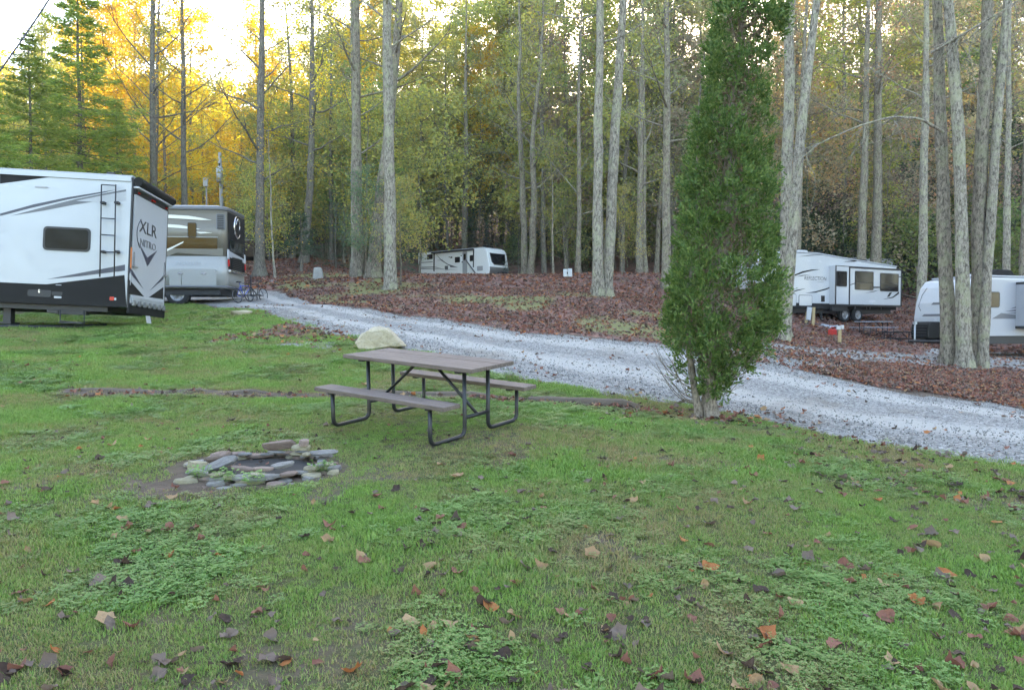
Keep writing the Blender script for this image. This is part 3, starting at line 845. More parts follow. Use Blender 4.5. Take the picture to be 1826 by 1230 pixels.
b = MB(); b.tube([(0, 0, 0.02), (0, 0, .5)], [.16, .04], 12); b.box((0, 0, .02), (.4, .4, .04)); o = b.build('traffic_cone', M_ORANGE, None); o.location = (c_.x, c_.y, zs(c_.x, c_.y)); tag(o, 'small orange cone in front of the travel trailer hitch', 'cone')

# --- fifth wheel trailer with slide-out at the right ---------------------------------------
X0 = (1607 - 913) / 1318 * 44.2
zg = wp(1500, 574, 42)[2]
T = RV('fifth_wheel_trailer', 'white fifth wheel trailer with black trim, extended slide-out and two wheels', 'trailer',
       (X0, 44.2, zg), 28.4)
S = T.S
z3 = zm(1380, 430, 6.473)
Q = lambda *p: [S(*z3(x, y)) for x, y in p]
zr = S(*z3(1470, 320))[1] - .12; zf1 = S(*z3(330, 125))[1]; zb = S(*z3(600, 720))[1] - .0
W_ = 2.5; Lt = 11.6
b = MB(); b.prism([(-Lt + 2.2, .75), (0, .75), (0, zr + .25), (-4.6, zf1 - .18), (-7.0, zf1), (-Lt, zf1 - .02), (-Lt - .35, zf1 - .9), (-Lt, 1.75), (-Lt + 2.2, 1.7)], .35, W_, 'y'); b.build('body', M_WHITE, T.o, .05)
b = MB(); b.prism([(-Lt + .2, zf1 + .0), (-7.0, zf1 + .01), (-4.6, zf1 - .17), (0.02, zr + .26), (0.02, zr + .32), (-4.6, zf1 - .11), (-7.0, zf1 + .07), (-Lt + .2, zf1 + .06)], .33, W_ + .02, 'y'); b.build('roof', M_LGREY, T.o)
S35 = lambda x, y: S(*z3(x, y), y=.35)
Q35 = lambda *p: [S35(*q) for q in p]
T.decal('skirt', [(-Lt + 2.2, .72), (-.02, .72), (-.02, zb + .02), (-Lt + 2.2, zb + .02)], M_CHAR, .012, y=.35)
for p in ([(240, 385), (330, 348), (430, 328), (540, 326), (420, 345), (330, 368), (240, 402)], [(240, 410), (330, 392), (420, 388), (320, 402)], [(195, 592), (260, 562), (370, 545), (300, 566), (200, 592)], [(360, 600), (480, 580), (600, 545), (700, 508), (700, 522), (600, 562), (480, 594)],
          [(270, 180), (420, 160), (620, 155), (430, 168)], [(800, 240), (900, 225), (1010, 205), (930, 238)]):
    T.decal('stripe', Q35(*p), M_CHAR, .006, y=.35)
T.text('side_lettering', 'REFLECTION', .30, (S35(478, 432)[0], .344, S35(478, 432)[1]), M_GREY, ROT_SIDE, .15, 1.05, depth=.006)
T.text('side_lettering', 'FIFTH WHEEL', .10, (S35(540, 470)[0], .344, S35(540, 470)[1]), M_LGREY, ROT_SIDE, .15, 1.1, depth=.004)
x0, z1 = S35(100, 268); x1, z0 = S35(160, 382); T.window(x0, x1, z0, z1, y=.35)
for (a0, b0, a1, b1) in ((180, 606, 256, 752), (286, 618, 440, 752)):
    x0, z1 = S35(a0, b0); x1, z0 = S35(a1, b1)
    d_ = T.decal('baggage_door', rrect(x0, x1, z0, z1, .08), M_GREY, .012, y=.35)
    T.decal('door_skin', rrect(x0 + .035, x1 - .035, z0 + .035, z1 - .035, .06), M_WHITE, .02, d_, y=.35)
x0, z1 = S35(545, 628); x1, z0 = S35(582, 700); T.decal('appliance_hatch', rrect(x0, x1, z0, z1, .02), M_CHAR, .03, y=.35)
# slide-out: stands 0.35 m proud of the wall
sx0 = S(*z3(703, 500))[0]; sx1 = -.05; szb = S(*z3(800, 728))[1]; szt = S(*z3(1000, 296))[1]
b = MB(); b.bb(sx0, sx1, -.02, .36, szb, szt); sl = b.build('slide_out', M_WHITE, T.o, .01)
def sbar(pts, m=M_BLACK, lift=.012): return T.decal('slide_trim', pts, m, lift, sl, y=-.02)
sm_ = S(*z3(868, 500))[0]
sbar([(sx0, szb), (sx0 + .1, szb), (sx0 + .1, szt), (sx0, szt)]); sbar([(sm_ - .05, szb), (sm_ + .06, szb), (sm_ + .06, szt), (sm_ - .05, szt)])
sbar([(sx1 - .1, szb), (sx1, szb), (sx1, szt), (sx1 - .1, szt)]); sbar([(sm_ + .06, szt - .11), (sx1 - .1, szt - .11), (sx1 - .1, szt), (sm_ + .06, szt)])
sbar([(sx0 + .1, szt - .04), (sm_ - .05, szt - .04), (sm_ - .05, szt), (sx0 + .1, szt)])
for (a0, b0, a1, b1) in ((725, 350, 832, 518), (936, 350, 1138, 560), (1226, 374, 1428, 578)):
    x0, z1 = S(*z3(a0, b0)); x1, z0 = S(*z3(a1, b1)); f = T.window(x0, x1, z0, z1, y=-.02, r=.07)
    if a0 > 900: MB().bb(x0, x1, -.055, -.049, z0 + .38, z0 + .41).build('window_bar', M_BLACK, f)
for p in ([(880, 500), (930, 482), (930, 492), (880, 508)], [(1040, 602), (1220, 560), (1150, 585)], [(1250, 672), (1370, 640), (1440, 580), (1440, 608), (1370, 655)], [(1300, 645), (1330, 595), (1360, 590), (1330, 640)], [(1140, 525), (1220, 525), (1220, 542), (1140, 542)], [(1430, 412), (1465, 405), (1465, 415), (1432, 422)]):
    T.decal('stripe', Q(*p), M_CHAR, .006, sl, y=-.02)
MB().bb(sx0 + .05, sx1 - .02, .0, .3, szb - .1, szb - .004).build('slide_floor', M_BLACK, T.o)
# wheels, arches, underside
wx = [S(*z3(815, 870), y=.4)[0], S(*z3(965, 870), y=.4)[0]]
for xx in wx: T.wheel(xx, .42, .42, .48, .24)
for xx in (S35(1000, 780)[0], S35(1170, 780)[0]):
    b = MB(); n = 12
    b.tube([(xx + .52 * math.cos(math.pi * i / n), .335, .72 + .45 * math.sin(math.pi * i / n) + .02) for i in range(n + 1)], .03, 6); b.build('wheel_arch', M_GREY, T.o)
b = MB(); b.bb(-Lt + 2.2, -.15, .6, W_ - .2, .5, .748); b.build('chassis', M_BLACK, T.o)
b = MB(); b.bb(-5.9, -4.6, .2, .5, .62, 1.05); b.bb(-5.3, -4.9, .18, .45, 1.05, 1.3); b.build('entry_step', M_BLACK, T.o)
for xx in (-6.3, -9.1): MB().bb(xx, xx + .1, .6, .7, .0, .6).build('landing_leg', M_BLACK, T.o)
b = MB(); b.prism([(-.38, 0), (.38, 0), (.3, .16), (-.3, .16)], 0.9, 1.7, 'y'); o = b.build('roof_vent', M_WHITE, T.o, .03); o.location = (S35(440, 120)[0], 0, zf1 + .08)
for xx in (-6.5, -3.6, -2.6):
    b = MB(); b.bb(xx, xx + .7, .9, 1.7, zf1 - .12 if xx < -5 else zr + .3 + (-xx) * .06, (zf1 + .22) if xx < -5 else zr + .5 + (-xx) * .06); b.build('air_conditioner', M_CHAR, T.o, .06)

# --- trailer behind it, only the corner shows ------------------------------------------------
p0 = gnd(1606, 52)
T = RV('distant_trailer', 'grey trailer of which only the rounded end shows behind the fifth wheel', 'trailer', (p0[0] - 1.9, 52.0, p0[2] - .1), 15)
zt = 3.0
MB().prism([(-5, .6), (2.25, .6), (2.45, 1.3), (2.25, 2.2), (1.7, zt - .05), (1.4, zt), (-5, zt)], 0, 2.4, 'y').build('body', M_OFFW, T.o, .05)
MB().prism([(1.5, zt + .004), (2.0, zt - .2), (2.36, 2.1), (2.3, 1.9), (1.6, 1.75)], -.006, .003, 'y').build('stripe', M_CHAR, T.o)
T.decal('baggage_door', rrect(1.45, 2.15, .75, 1.2, .04), M_WHITE, .012)
MB().bb(-4.8, 2.1, .1, 2.3, .35, .596).build('chassis', M_BLACK, T.o)
for xx in (-1.2, -.4): T.wheel(xx, .33, .33)
MB().bb(2.0, 3.4, -.4, 1.6, 2.2, 2.24).build('awning', M_NAVY, T.o)

# --- travel trailer behind the four trunks at the right edge ----------------------------------
zg = wp(1715, 640, 30.5)[2]
T = RV('grey_travel_trailer', 'grey and white travel trailer with black gas cover behind the clump of four trunks', 'trailer', (wp(1715, 640, 30.5)[0], 30.5, zg), 16.9)
S, E_ = T.S, T.E
z4 = zm(1580, 440, 5.126)
zt = S(*z4(1100, 278))[1]; zb = S(*z4(1100, 818))[1]
W_, Lt = 2.45, 8.6
prof = [(0.05, zb), (Lt, zb), (Lt, zt), (1.0, zt), (.55, zt - .1), (.28, zt - .4), (.06, zt - 1.05), (-.04, zt - 1.7), (-.02, zb + .25)]
MB().prism(prof, 0, W_, 'y').build('body', M_WHITE, T.o, .06)
T.decal('side_panel', [(.62, zb + .02), (Lt - .02, zb + .02), (Lt - .02, zt - .08), (.7, zt - .12)], M_OFFW, .01)
MB().prism([(.95, zt + .002), (Lt + .01, zt + .002), (Lt + .01, zt + .07), (.95, zt + .07)], -.02, W_ + .02, 'y').build('roof', M_LGREY, T.o, .02)
x0, z1 = S(*z4(960, 418)); x1, z0 = S(*z4(1030, 548)); T.window(x0 - .25, x1, z0, z1, r=.1)
Q = lambda *p: [S(*z4(x, y)) for x, y in p]
for p in ([(965, 658), (1050, 605), (1185, 622), (1185, 658)], [(1080, 590), (1185, 572), (1185, 590)], [(1130, 568), (1185, 545), (1185, 560)], [(1100, 606), (1185, 600), (1185, 612)]):
    T.decal('stripe', Q(*p), M_GREY, .014)
xs0 = S(*z4(1185, 500))[0]; zs0, zs1 = S(*z4(1190, 745))[1], S(*z4(1190, 325))[1]
b = MB(); b.bb(xs0, xs0 + 3.6, -.55, .05, zs0, zs1); so = b.build('slide_out', M_OFFW, T.o, .02)
for k in range(2):
    b = MB(); b.prism([(xs0 + .0 + k * 3.5, zs0), (xs0 + .1 + k * 3.5, zs0), (xs0 + .1 + k * 3.5, zs1), (xs0 + k * 3.5, zs1)], -.565, -.545, 'y'); b.build('slide_trim', M_BLACK, so)
    b = MB(); b.bb(xs0 - .012, xs0 + .004, -.56, .0, zs0 + k * (zs1 - zs0 - .1), zs0 + .1 + k * (zs1 - zs0 - .1)); b.build('slide_trim', M_BLACK, so)
T.window(xs0 + .7, xs0 + 2.6, zs0 + .75, zs1 - .35, y=-.55)
MB().bb(.3, Lt - .1, .08, W_ - .08, zb - .32, zb - .004).build('chassis', M_BLACK, T.o)
for xx in (4.6, 5.5): T.wheel(xx, .34, .34)
# nose details (faces -x)
def nplate(name, pts, mat, parent=None, th=.012):
    """pts (y,z); follow the curved nose"""
    P = np.array(prof[4:][::-1]); P = P[np.argsort(P[:, 1])]
    def nx(z): return float(np.interp(z, P[:, 1], P[:, 0]))
    n = len(pts)
    vs = [(nx(z) - th, y, z) for y, z in pts] + [(nx(z) + .01, y, z) for y, z in pts]
    b = MB(); b.add(vs, [tuple(range(n)), tuple(range(2 * n - 1, n - 1, -1))] + [(i, n + i, n + (i + 1) % n, (i + 1) % n) for i in range(n)])
    return b.build(name, mat, parent or T.o)
nplate('nose_skirt', [(.0, zb + .02), (W_, zb + .02), (W_, zb + .5), (.0, zb + .5)], M_BLACK)
for zz, y0, y1 in ((zb + .85, .35, 2.0), (zb + 1.35, .35, 1.6)):
    nplate('nose_stripe', [(y0, zz), (y1, zz), (y1 - .1, zz + .1), (y0, zz + .1)], M_GREY)
b = MB(); P = np.array(sorted(prof[4:], key=lambda p: p[1]))
b.tube([(float(np.interp(z, P[:, 1], P[:, 0])) - .012, y, z) for y, z in ((2.1, zb + 1.1), (2.25, zb + 1.3), (2.2, zb + 1.8), (2.05, zb + 2.1))], .014, 5); b.build('nose_trim', M_GREY, T.o)
T.text('nose_lettering', 'AV', .28, (.33 - .05, 1.15, zt - .42), M_GREY, ROT_NOSE @ Matrix.Rotation(R(-35), 4, 'X'), 0, 1.1)
for yy in (.05, W_ - .13): MB().bb(-.06, .0, yy, yy + .08, zb + .45, zb + .62).build('clearance_light', M_AMBER, T.o, .01)
b = MB(); b.prism([(-.2, zb - .1), (-.95, zb - .1), (-.98, zb + .1), (-.95, zb + .5), (-.82, zb + .62), (-.3, zb + .62), (-.18, zb + .5)], .78, 1.68, 'y'); pc = b.build('propane_cover', M_CHAR, T.o, .06)
for k in range(4): MB().bb(-.985, -.95, .85, 1.6, zb + .02 + k * .12, zb + .06 + k * .12).build('rib', M_BLACK, pc)
b = MB(); b.tube([(.3, .3, zb - .2), (-1.5, W_ / 2, zb - .2)], .055, 6); b.tube([(.3, W_ - .3, zb - .2), (-1.5, W_ / 2, zb - .2)], .055, 6); b.build('tongue', M_BLACK, T.o)
b = MB(); b.tube([(-1.2, W_ / 2, .1), (-1.2, W_ / 2, zb + .55)], .035, 8); b.bb(-1.26, -1.14, W_ / 2 - .06, W_ / 2 + .06, zb + .5, zb + .62); b.build('tongue_jack', M_GALV, T.o)
b = MB(); b.bb(-1.45, -.95, W_ / 2 - .25, W_ / 2 + .25, -.08, .1); b.build('jack_block', M_STEEL, T.o, .01)
b = MB(); b.prism([(1.9, zt + .07), (3.6, zt + .07), (3.2, zt + .36), (2.5, zt + .38), (2.1, zt + .25)], .5, 1.7, 'y'); b.build('air_conditioner', M_CHAR, T.o, .05)
b = MB(); b.bb(1.35, 1.75, 1.0, 1.4, zt + .07, zt + .18); b.build('roof_vent', M_WHITE, T.o, .03)
T2 = T
# ------------------------------------------------------------------ smaller things
def wood_mat(name, c0, c1, axis=0, sc=1.0):
    t = NT(name)
    s = [14, 14, 14]; s[axis] = 1.0
    v = t.scaled(tuple(k * sc for k in s))
    g = t.noise(3.0, 5, .65, v, .6); g2 = t.noise(22, 3, .6, v)
    f = t.math('ADD', t.math('MULTIPLY', g, .7), t.math('MULTIPLY', g2, .35))
    c = t.ramp(f, [(.3, c0), (.7, c1)])
    c = t.mix(t.fr(t.noise(2.5, 4, .6), .5, .75), c, tuple(x * .75 for x in c1))
    return t.done(t.pbsdf(c, .75, 0, t.bump(f, .35, .006), .35))
M_PLANK = wood_mat('weathered_brown_plank', (.05, .036, .03), (.22, .17, .145))
M_LOG = wood_mat('grey_rotting_timber', (.045, .033, .024), (.15, .115, .085))
M_POST = wood_mat('treated_post', (.28, .2, .1), (.46, .36, .2), 2)
M_POLE = wood_mat('grey_pole_wood', (.2, .19, .18), (.38, .37, .35), 2)
M_TUBE = paint('black_tube_paint', (.018, .019, .022), .35, dirt=.15, scale=20)

def stone_mat(name, c0, c1, spots=(.25, .26, .2)):
    t = NT(name)
    n = t.noise(3, 6, .65); f = t.noise(24, 4, .65)
    oi = t.node('ShaderNodeObjectInfo').outputs['Random']
    c = t.mix(t.fr(n, .3, .7), c0, c1)
    c = t.mix(t.fr(f, .5, .75), c, tuple(x * .6 for x in c0))
    c = t.mix(t.math('MULTIPLY', t.fr(t.noise(7, 4, .6), .6, .72), .5), c, spots)
    c = t.hsv(c, 0.5, 1.0, t.math('ADD', t.math('MULTIPLY', oi, .45), .78))
    return t.done(t.pbsdf(c, .85, 0, t.bump(t.math('ADD', n, t.math('MULTIPLY', f, .5)), .6, .03), .3))
M_ST_GREY = stone_mat('grey_fieldstone', (.15, .145, .14), (.30, .285, .27))
M_ST_PINK = stone_mat('pink_fieldstone', (.20, .145, .12), (.34, .255, .215))
M_ST_BUFF = stone_mat('buff_fieldstone', (.25, .22, .14), (.40, .36, .26))
M_ST_CREAM = stone_mat('cream_sandstone', (.37, .31, .21), (.50, .435, .32), (.27, .24, .15))
M_ST_STUMP = stone_mat('weathered_concrete', (.24, .23, .22), (.36, .35, .33), (.27, .3, .22))

def smooth_path(pts, r=.09, n=5):
    """round the corners of a polyline"""
    pts = [Vector(p) for p in pts]
    out = [pts[0]]
    for a, c, d in zip(pts[:-2], pts[1:-1], pts[2:]):
        u, v = (a - c).normalized(), (d - c).normalized()
        p, q = c + u * r, c + v * r
        for i in range(n + 1):
            t = i / n
            out.append(p * (1 - t) ** 2 + c * 2 * t * (1 - t) + q * t * t)
    return out + [pts[-1]]

def picnic_table(label, M, top_m, tube_m, group=None, boards=3):
    r = empty('picnic_table', label=label, cat='picnic table', group=group)
    r.matrix_world = M
    L, tw, th, bh, by, bw, lx, li, lo, tr = 1.83, .71, .73, .425, .64, .235, .69, .19, .70, .0215
    w_ = tw / boards
    for k in range(boards):
        y = -tw / 2 + (k + .5) * w_
        o = MB().bb(-L / 2 + .004 * (k % 2), L / 2 - .003 * k, y - w_ / 2 + .004, y + w_ / 2 - .004, th - .042, th - .002 * (k % 2)).build('top_board', top_m, r, .006)
    for s in (-1, 1):
        MB().bb(-L / 2, L / 2, s * by - bw / 2, s * by + bw / 2, bh - .042, bh).build('bench_board', top_m, r, .006)
    for sx in (-1, 1):
        for sy in (-1, 1):
            p = smooth_path([(sx * lx, sy * li, th - .045), (sx * lx, sy * li, tr), (sx * lx, sy * lo, tr), (sx * lx, sy * lo, bh - .045)], .085)
            MB().tube(p, tr, 10).build('leg', tube_m, r)
            MB().bb(sx * lx - .03, sx * lx + .03, sy * (by - .1), sy * (by + .1), bh - .062, bh - .043).build('bench_bracket', tube_m, r)
        MB().tube([(sx * lx, -li, .20), (sx * lx, li, .20)], tr * .9, 10).build('crossbar', tube_m, r)
        MB().bb(sx * lx - .03, sx * lx + .03, -tw / 2 + .05, tw / 2 - .05, th - .068, th - .043).build('top_bracket', tube_m, r)
        MB().tube([(sx * lx, 0, .215), (sx * .12, 0, th - .06)], tr * .8, 8).build('brace', tube_m, r)
    MB().bb(-.17, .17, -.05, .05, th - .062, th - .043).build('brace_plate', tube_m, r)
    return r
TBL = Vector((-.92, 7.96, .53))
picnic_table('brown plank picnic table with black tube legs standing on the lawn', Matrix.Translation(TBL) @ Matrix.Rotation(R(5.48), 4, 'X') @ Matrix.Rotation(R(-36.1), 4, 'Z'), M_PLANK, M_TUBE)
p = gnd(1604, 34.5)
picnic_table('dark picnic table in the leaves beside the grey trailer hitch', Matrix.Translation(p) @ Matrix.Rotation(R(14), 4, 'Z'), M_TUBE, M_TUBE)
p = gnd(1557, 39.5)
picnic_table('pale-topped picnic table beside the fifth wheel trailer', Matrix.Translation(p) @ Matrix.Rotation(R(10), 4, 'Z'), M_OFFW, M_TUBE)

def rock_mesh(seed, sx, sy, sz, n=26, flat=0.0):
    r_ = random.Random(seed)
    b = bmesh.new()
    for i in range(n):
        a, c = r_.uniform(0, 2 * math.pi), r_.uniform(-1, 1)
        q = math.sqrt(1 - c * c)
        k = r_.uniform(.8, 1.0)
        x, y, z = q * math.cos(a) * k, q * math.sin(a) * k, c * k
        if flat: z = max(-1 + flat, min(1 - flat, z)) / (1 - flat) * (.8 + .2 * r_.random())
        b.verts.new((x * sx, y * sy, z * sz))
    bmesh.ops.convex_hull(b, input=b.verts)
    for v in [v for v in b.verts if not v.link_faces]: b.verts.remove(v)
    bmesh.ops.dissolve_limit(b, angle_limit=R(9), verts=b.verts, edges=b.edges)
    bmesh.ops.triangulate(b, faces=[f for f in b.faces if len(f.verts) > 6])
    me = bpy.data.meshes.new('stone'); b.to_mesh(me); b.free()
    return me

def slab_mesh(seed, sx, sy, sz, n=8):
    r_ = random.Random(seed); b = bmesh.new()
    a0 = r_.uniform(0, 6.28)
    ang = [a0 + 2 * math.pi * (i + r_.uniform(-.3, .3)) / n for i in range(n)]
    rr = [r_.uniform(.72, 1.08) for _ in range(n)]
    tx, ty = r_.uniform(-.25, .25), r_.uniform(-.25, .25)
    lo = [b.verts.new((math.cos(a) * q * sx * .95, math.sin(a) * q * sy * .95, -sz * r_.uniform(.7, 1.1))) for a, q in zip(ang, rr)]
    mi = [b.verts.new((math.cos(a) * q * sx * r_.uniform(1.0, 1.08), math.sin(a) * q * sy * r_.uniform(1.0, 1.08), sz * r_.uniform(-.2, .3))) for a, q in zip(ang, rr)]
    hi = [b.verts.new((math.cos(a) * q * sx * r_.uniform(.82, .98), math.sin(a) * q * sy * r_.uniform(.82, .98), sz * (r_.uniform(.75, 1.05) + tx * math.cos(a) + ty * math.sin(a)))) for a, q in zip(ang, rr)]
    c = b.verts.new((r_.uniform(-.2, .2) * sx, r_.uniform(-.2, .2) * sy, sz * r_.uniform(.85, 1.15)))
    b.faces.new(lo[::-1])
    for i in range(n):
        j = (i + 1) % n
        b.faces.new((lo[i], lo[j], mi[j], mi[i])); b.faces.new((mi[i], mi[j], hi[j], hi[i])); b.faces.new((hi[i], hi[j], c))
    me = bpy.data.meshes.new('stone'); b.to_mesh(me); b.free()
    return me

# cream boulder between the lawn and the road
def boulder():
    base = hit(672, 624)
    d = base[1]; s = d / F_PX
    z7_ = lambda x, y: ((620 + x / 15.22 - 672) * s, (624 - (570 + y / 15.22)) * s)
    out = [z7_(*q) for q in ((140, 620), (300, 400), (480, 290), (640, 210), (800, 192), (1050, 230), (1180, 330), (1270, 430), (1440, 600), (1520, 720), (1200, 700), (1040, 780), (600, 830), (330, 860))]
    b = bmesh.new()
    for i, (x, z) in enumerate(out):
        for y, k in ((-.16, .94), (.12, 1.0), (.42, .8)):
            b.verts.new((x * k, y + .05 * math.sin(i * 2.3), max(-.05, z * (k if z > .1 else 1))))
    bmesh.ops.convex_hull(b, input=b.verts)
    for v in [v for v in b.verts if not v.link_faces]: b.verts.remove(v)
    me = bpy.data.meshes.new('boulder'); b.to_mesh(me); b.free()
    o = link('boulder', me, M_ST_CREAM); o.location = base + np.array([0, .2, .0])
    md = o.modifiers.new('b', 'BEVEL'); md.width = .035; md.segments = 2
    md = o.modifiers.new('s', 'SUBSURF'); md.levels = md.render_levels = 3; md.subdivision_type = 'SIMPLE'
    tx = bpy.data.textures.new('boulder_relief', 'CLOUDS'); tx.noise_scale = .28; tx.noise_depth = 4
    md = o.modifiers.new('d', 'DISPLACE'); md.texture = tx; md.strength = .09; md.texture_coords = 'LOCAL'
    tag(o, 'cream sandstone boulder between the picnic table and the gravel road', 'boulder')
boulder()
p = hit(425, 563)
o = link('stone_slab', rock_mesh(5, .40, .26, .085, 24, .35), M_ST_CREAM); o.location = p + np.array([0, .2, .09]); o.rotation_euler = (0, R(-3), .2)
tag(o, 'flat cream stone slab lying on the grass before the motorhome', 'stone')
p = hit(567, 498)
b = MB(); b.prism([(-.30, -.1), (.30, -.1), (.27, .35), (.22, .62), (.05, .66), (-.22, .63), (-.25, .3)], -.22, .22, 'y'); o = b.build('stone_block', M_ST_STUMP, None, .05, 3)
o.location = p; o.rotation_euler = (0, 0, .2); tag(o, 'squat grey stone block standing on the leafy bank', 'stone')
p = hit(487, 503)
o = link('rock', rock_mesh(15, .22, .2, .16, 20), M_ST_GREY); o.location = p; tag(o, 'small dark rock on the bank beyond the road', 'stone')

# fire ring of dry-laid stones
FR = empty('fire_ring', (PIT[0], PIT[1], zs(PIT[0], PIT[1])), (0, 0, 0), 'low ring of stacked fieldstones around a fire pit in the lawn', 'fire ring')
FR.scale = (.88, .88, .56)
rs = random.Random(11)
slope = (zs(PIT[0], PIT[1] + .5) - zs(PIT[0], PIT[1] - .5))
def lay(x, y, z, me, m, rot):
    o = link('stone', me, m, FR); o.location = (x, y, z + slope * y / .56); o.rotation_euler = rot
    md = o.modifiers.new('b', 'BEVEL'); md.width = .005; md.segments = 1; md.limit_method = 'ANGLE'; md.angle_limit = R(30)
    return o
sm = [M_ST_GREY, M_ST_GREY, M_ST_PINK, M_ST_BUFF, M_ST_GREY]
for lvl, (n, rad, z, sz) in enumerate(((27, .64, .015, .045), (25, .57, .07, .03), (15, .54, .11, .024))):
    for k in range(n):
        a = 2 * math.pi * (k + rs.uniform(-.25, .25)) / n + lvl * .4
        if lvl == 2 and -.2 < math.sin(a) < .6 and math.cos(a) > .2: continue
        rx = rad * rs.uniform(.9, 1.12)
        lay(rx * math.cos(a) * 1.08, rx * math.sin(a) * .82, z + rs.uniform(-.01, .015),
            slab_mesh(100 + lvl * 40 + k, rs.uniform(.07, .15), rs.uniform(.05, .095), sz * rs.uniform(.6, 1.0), rs.randrange(6, 10)), sm[rs.randrange(5)],
            (rs.uniform(-.25, .25), rs.uniform(-.25, .25), a + math.pi / 2 + rs.uniform(-.5, .5)))
lay(.02, .46, .21, slab_mesh(301, 0.180, 0.060, 0.068), M_ST_PINK, (.35, -.12, .12))
lay(.30, .40, .27, slab_mesh(302, 0.061, 0.060, 0.054), M_ST_PINK, (.1, .1, .5))
lay(.27, .42, .18, slab_mesh(303, 0.098, 0.068, 0.045), M_ST_BUFF, (0, .1, .2))
lay(.55, .22, .18, slab_mesh(304, 0.172, 0.102, 0.027), M_ST_GREY, (.12, -.1, -.3))
lay(-.34, -.10, .15, slab_mesh(305, 0.205, 0.085, 0.032), M_ST_GREY, (.45, -.5, .7))
lay(-.44, .10, .17, slab_mesh(306, 0.131, 0.076, 0.045), M_ST_PINK, (.2, -.3, .5))
lay(-.55, -.12, .11, slab_mesh(307, 0.098, 0.076, 0.081), M_ST_BUFF, (0, 0, .3))
lay(-.50, -.52, .05, slab_mesh(308, 0.123, 0.076, 0.054), M_ST_BUFF, (0, 0, .1))
lay(-.22, -.56, .04, slab_mesh(309, 0.098, 0.076, 0.045), M_ST_GREY, (0, 0, -.2))
lay(.18, -.42, .08, slab_mesh(310, 0.131, 0.076, 0.045), M_ST_GREY, (-.2, -.1, .15))
lay(-.05, -.32, .16, slab_mesh(311, 0.139, 0.060, 0.027), M_ST_PINK, (-.1, .15, -.1))
lay(.28, -.22, .17, slab_mesh(312, 0.139, 0.068, 0.032), M_ST_GREY, (.2, -.2, .25))
lay(.12, -.3, .15, slab_mesh(313, 0.131, 0.051, 0.027), M_ST_PINK, (.1, .0, .05))
lay(-.1, -.66, .03, slab_mesh(314, 0.090, 0.060, 0.023), M_ST_GREY, (0, 0, .3))
for k in range(18):
    a = rs.uniform(2.6, 6.0); q = rs.uniform(.68, .95)
    lay(q * math.cos(a), q * math.sin(a) * .8, .01, slab_mesh(400 + k, rs.uniform(.025, .06), rs.uniform(.02, .045), .02, 6), sm[rs.randrange(5)], (0, 0, rs.uniform(0, 3)))
lay(-.82, -.28, .01, slab_mesh(315, 0.074, 0.051, 0.018), M_ST_GREY, (0, 0, .3))
n = 20
b = MB(); vs = [(0, 0, .02)] + [(.5 * math.cos(2 * math.pi * i / n), .38 * math.sin(2 * math.pi * i / n), .04 + slope * .38 * math.sin(2 * math.pi * i / n)) for i in range(n)]
b.add(vs, [(0, 1 + i, 1 + (i + 1) % n) for i in range(n)], True); b.build('ash_bed', paint('ash_and_char', (.04, .037, .034), .95, dirt=.25, scale=9), FR, fix=False)

# half-buried timbers edging the lower lawn
def timber(xs_, y0, label, r0=.10, seed=0, z_off=-.01):
    r_ = random.Random(seed); n = max(6, int((xs_[1] - xs_[0]) / .35))
    pts, rad = [], []
    for i in range(n + 1):
        x = xs_[0] + (xs_[1] - xs_[0]) * i / n
        y = y0 + .05 * math.sin(i * .9 + seed) + .02 * r_.uniform(-1, 1)
        pts.append((x, y, zs(x, y) + z_off + .02 * r_.uniform(-1, 1)))
        rad.append(r0 * r_.uniform(.8, 1.12) * (.55 if i in (0, n) else 1))
    o = MB().tube(pts, rad, 11).build('fallen_timber', M_LOG)
    tag(o, label, 'log', 'timbers edging the lower lawn')
timber((-6.35, -3.25), 10.30, 'dark half-buried timber along the lawn left of the picnic table', .085, 1, -.045)
timber((-2.4, .15), 10.32, 'half-buried timber behind the picnic table legs', .085, 2, -.04)
timber((.22, 1.78), 10.25, 'grey half-buried timber between the picnic table and the narrow evergreen', .115, 3, -.02)
# thin black strip along the ground under the trailer at the left
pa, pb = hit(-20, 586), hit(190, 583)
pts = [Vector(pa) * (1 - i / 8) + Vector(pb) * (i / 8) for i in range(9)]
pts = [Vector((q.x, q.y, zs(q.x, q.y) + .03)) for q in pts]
b = MB(); b.tube(pts, .055, 8); o = b.build('ground_strip', M_BLACK); tag(o, 'black strip lying on the grass under the white trailer', 'hose')

# power pedestals and services
p = hit(1012, 496)
r = empty('power_pedestal', p, (0, 0, .1), 'grey twin meter box on a post up on the leafy bank', 'power box')
MB().bb(-.04, .04, -.02, .06, -.1, .25).build('post', M_POST, r)
for k in (-1, 1):
    m_ = MB().bb(k * .13 - .12, k * .13 + .115, -.1, .0, .08, .52 + .02 * k).build('meter_box', M_GALV, r, .01)
MB().bb(-.06, .0, -.115, -.101, .22, .34).build('outlet_cover', M_BLACK, r)
p = hit(1446, 580)
r = empty('power_pedestal', p, (0, 0, 0), 'grey power pedestal fixed to two wooden posts beside the fifth wheel', 'power box')
b = MB(); b.box((-.24, .0, .33), (.13, .1, .75), Matrix.Rotation(R(6), 3, 'Y')); b.build('post', M_POST, r)
b = MB(); b.box((.13, .03, .45), (.15, .1, 1.0), Matrix.Rotation(R(2), 3, 'Y')); b.build('post', M_POST, r)
b = MB(); b.box((-.15, -.08, .62), (.24, .12, .68), Matrix.Rotation(R(6), 3, 'Y')); b.build('outlet_box', M_GALV, r, .01)
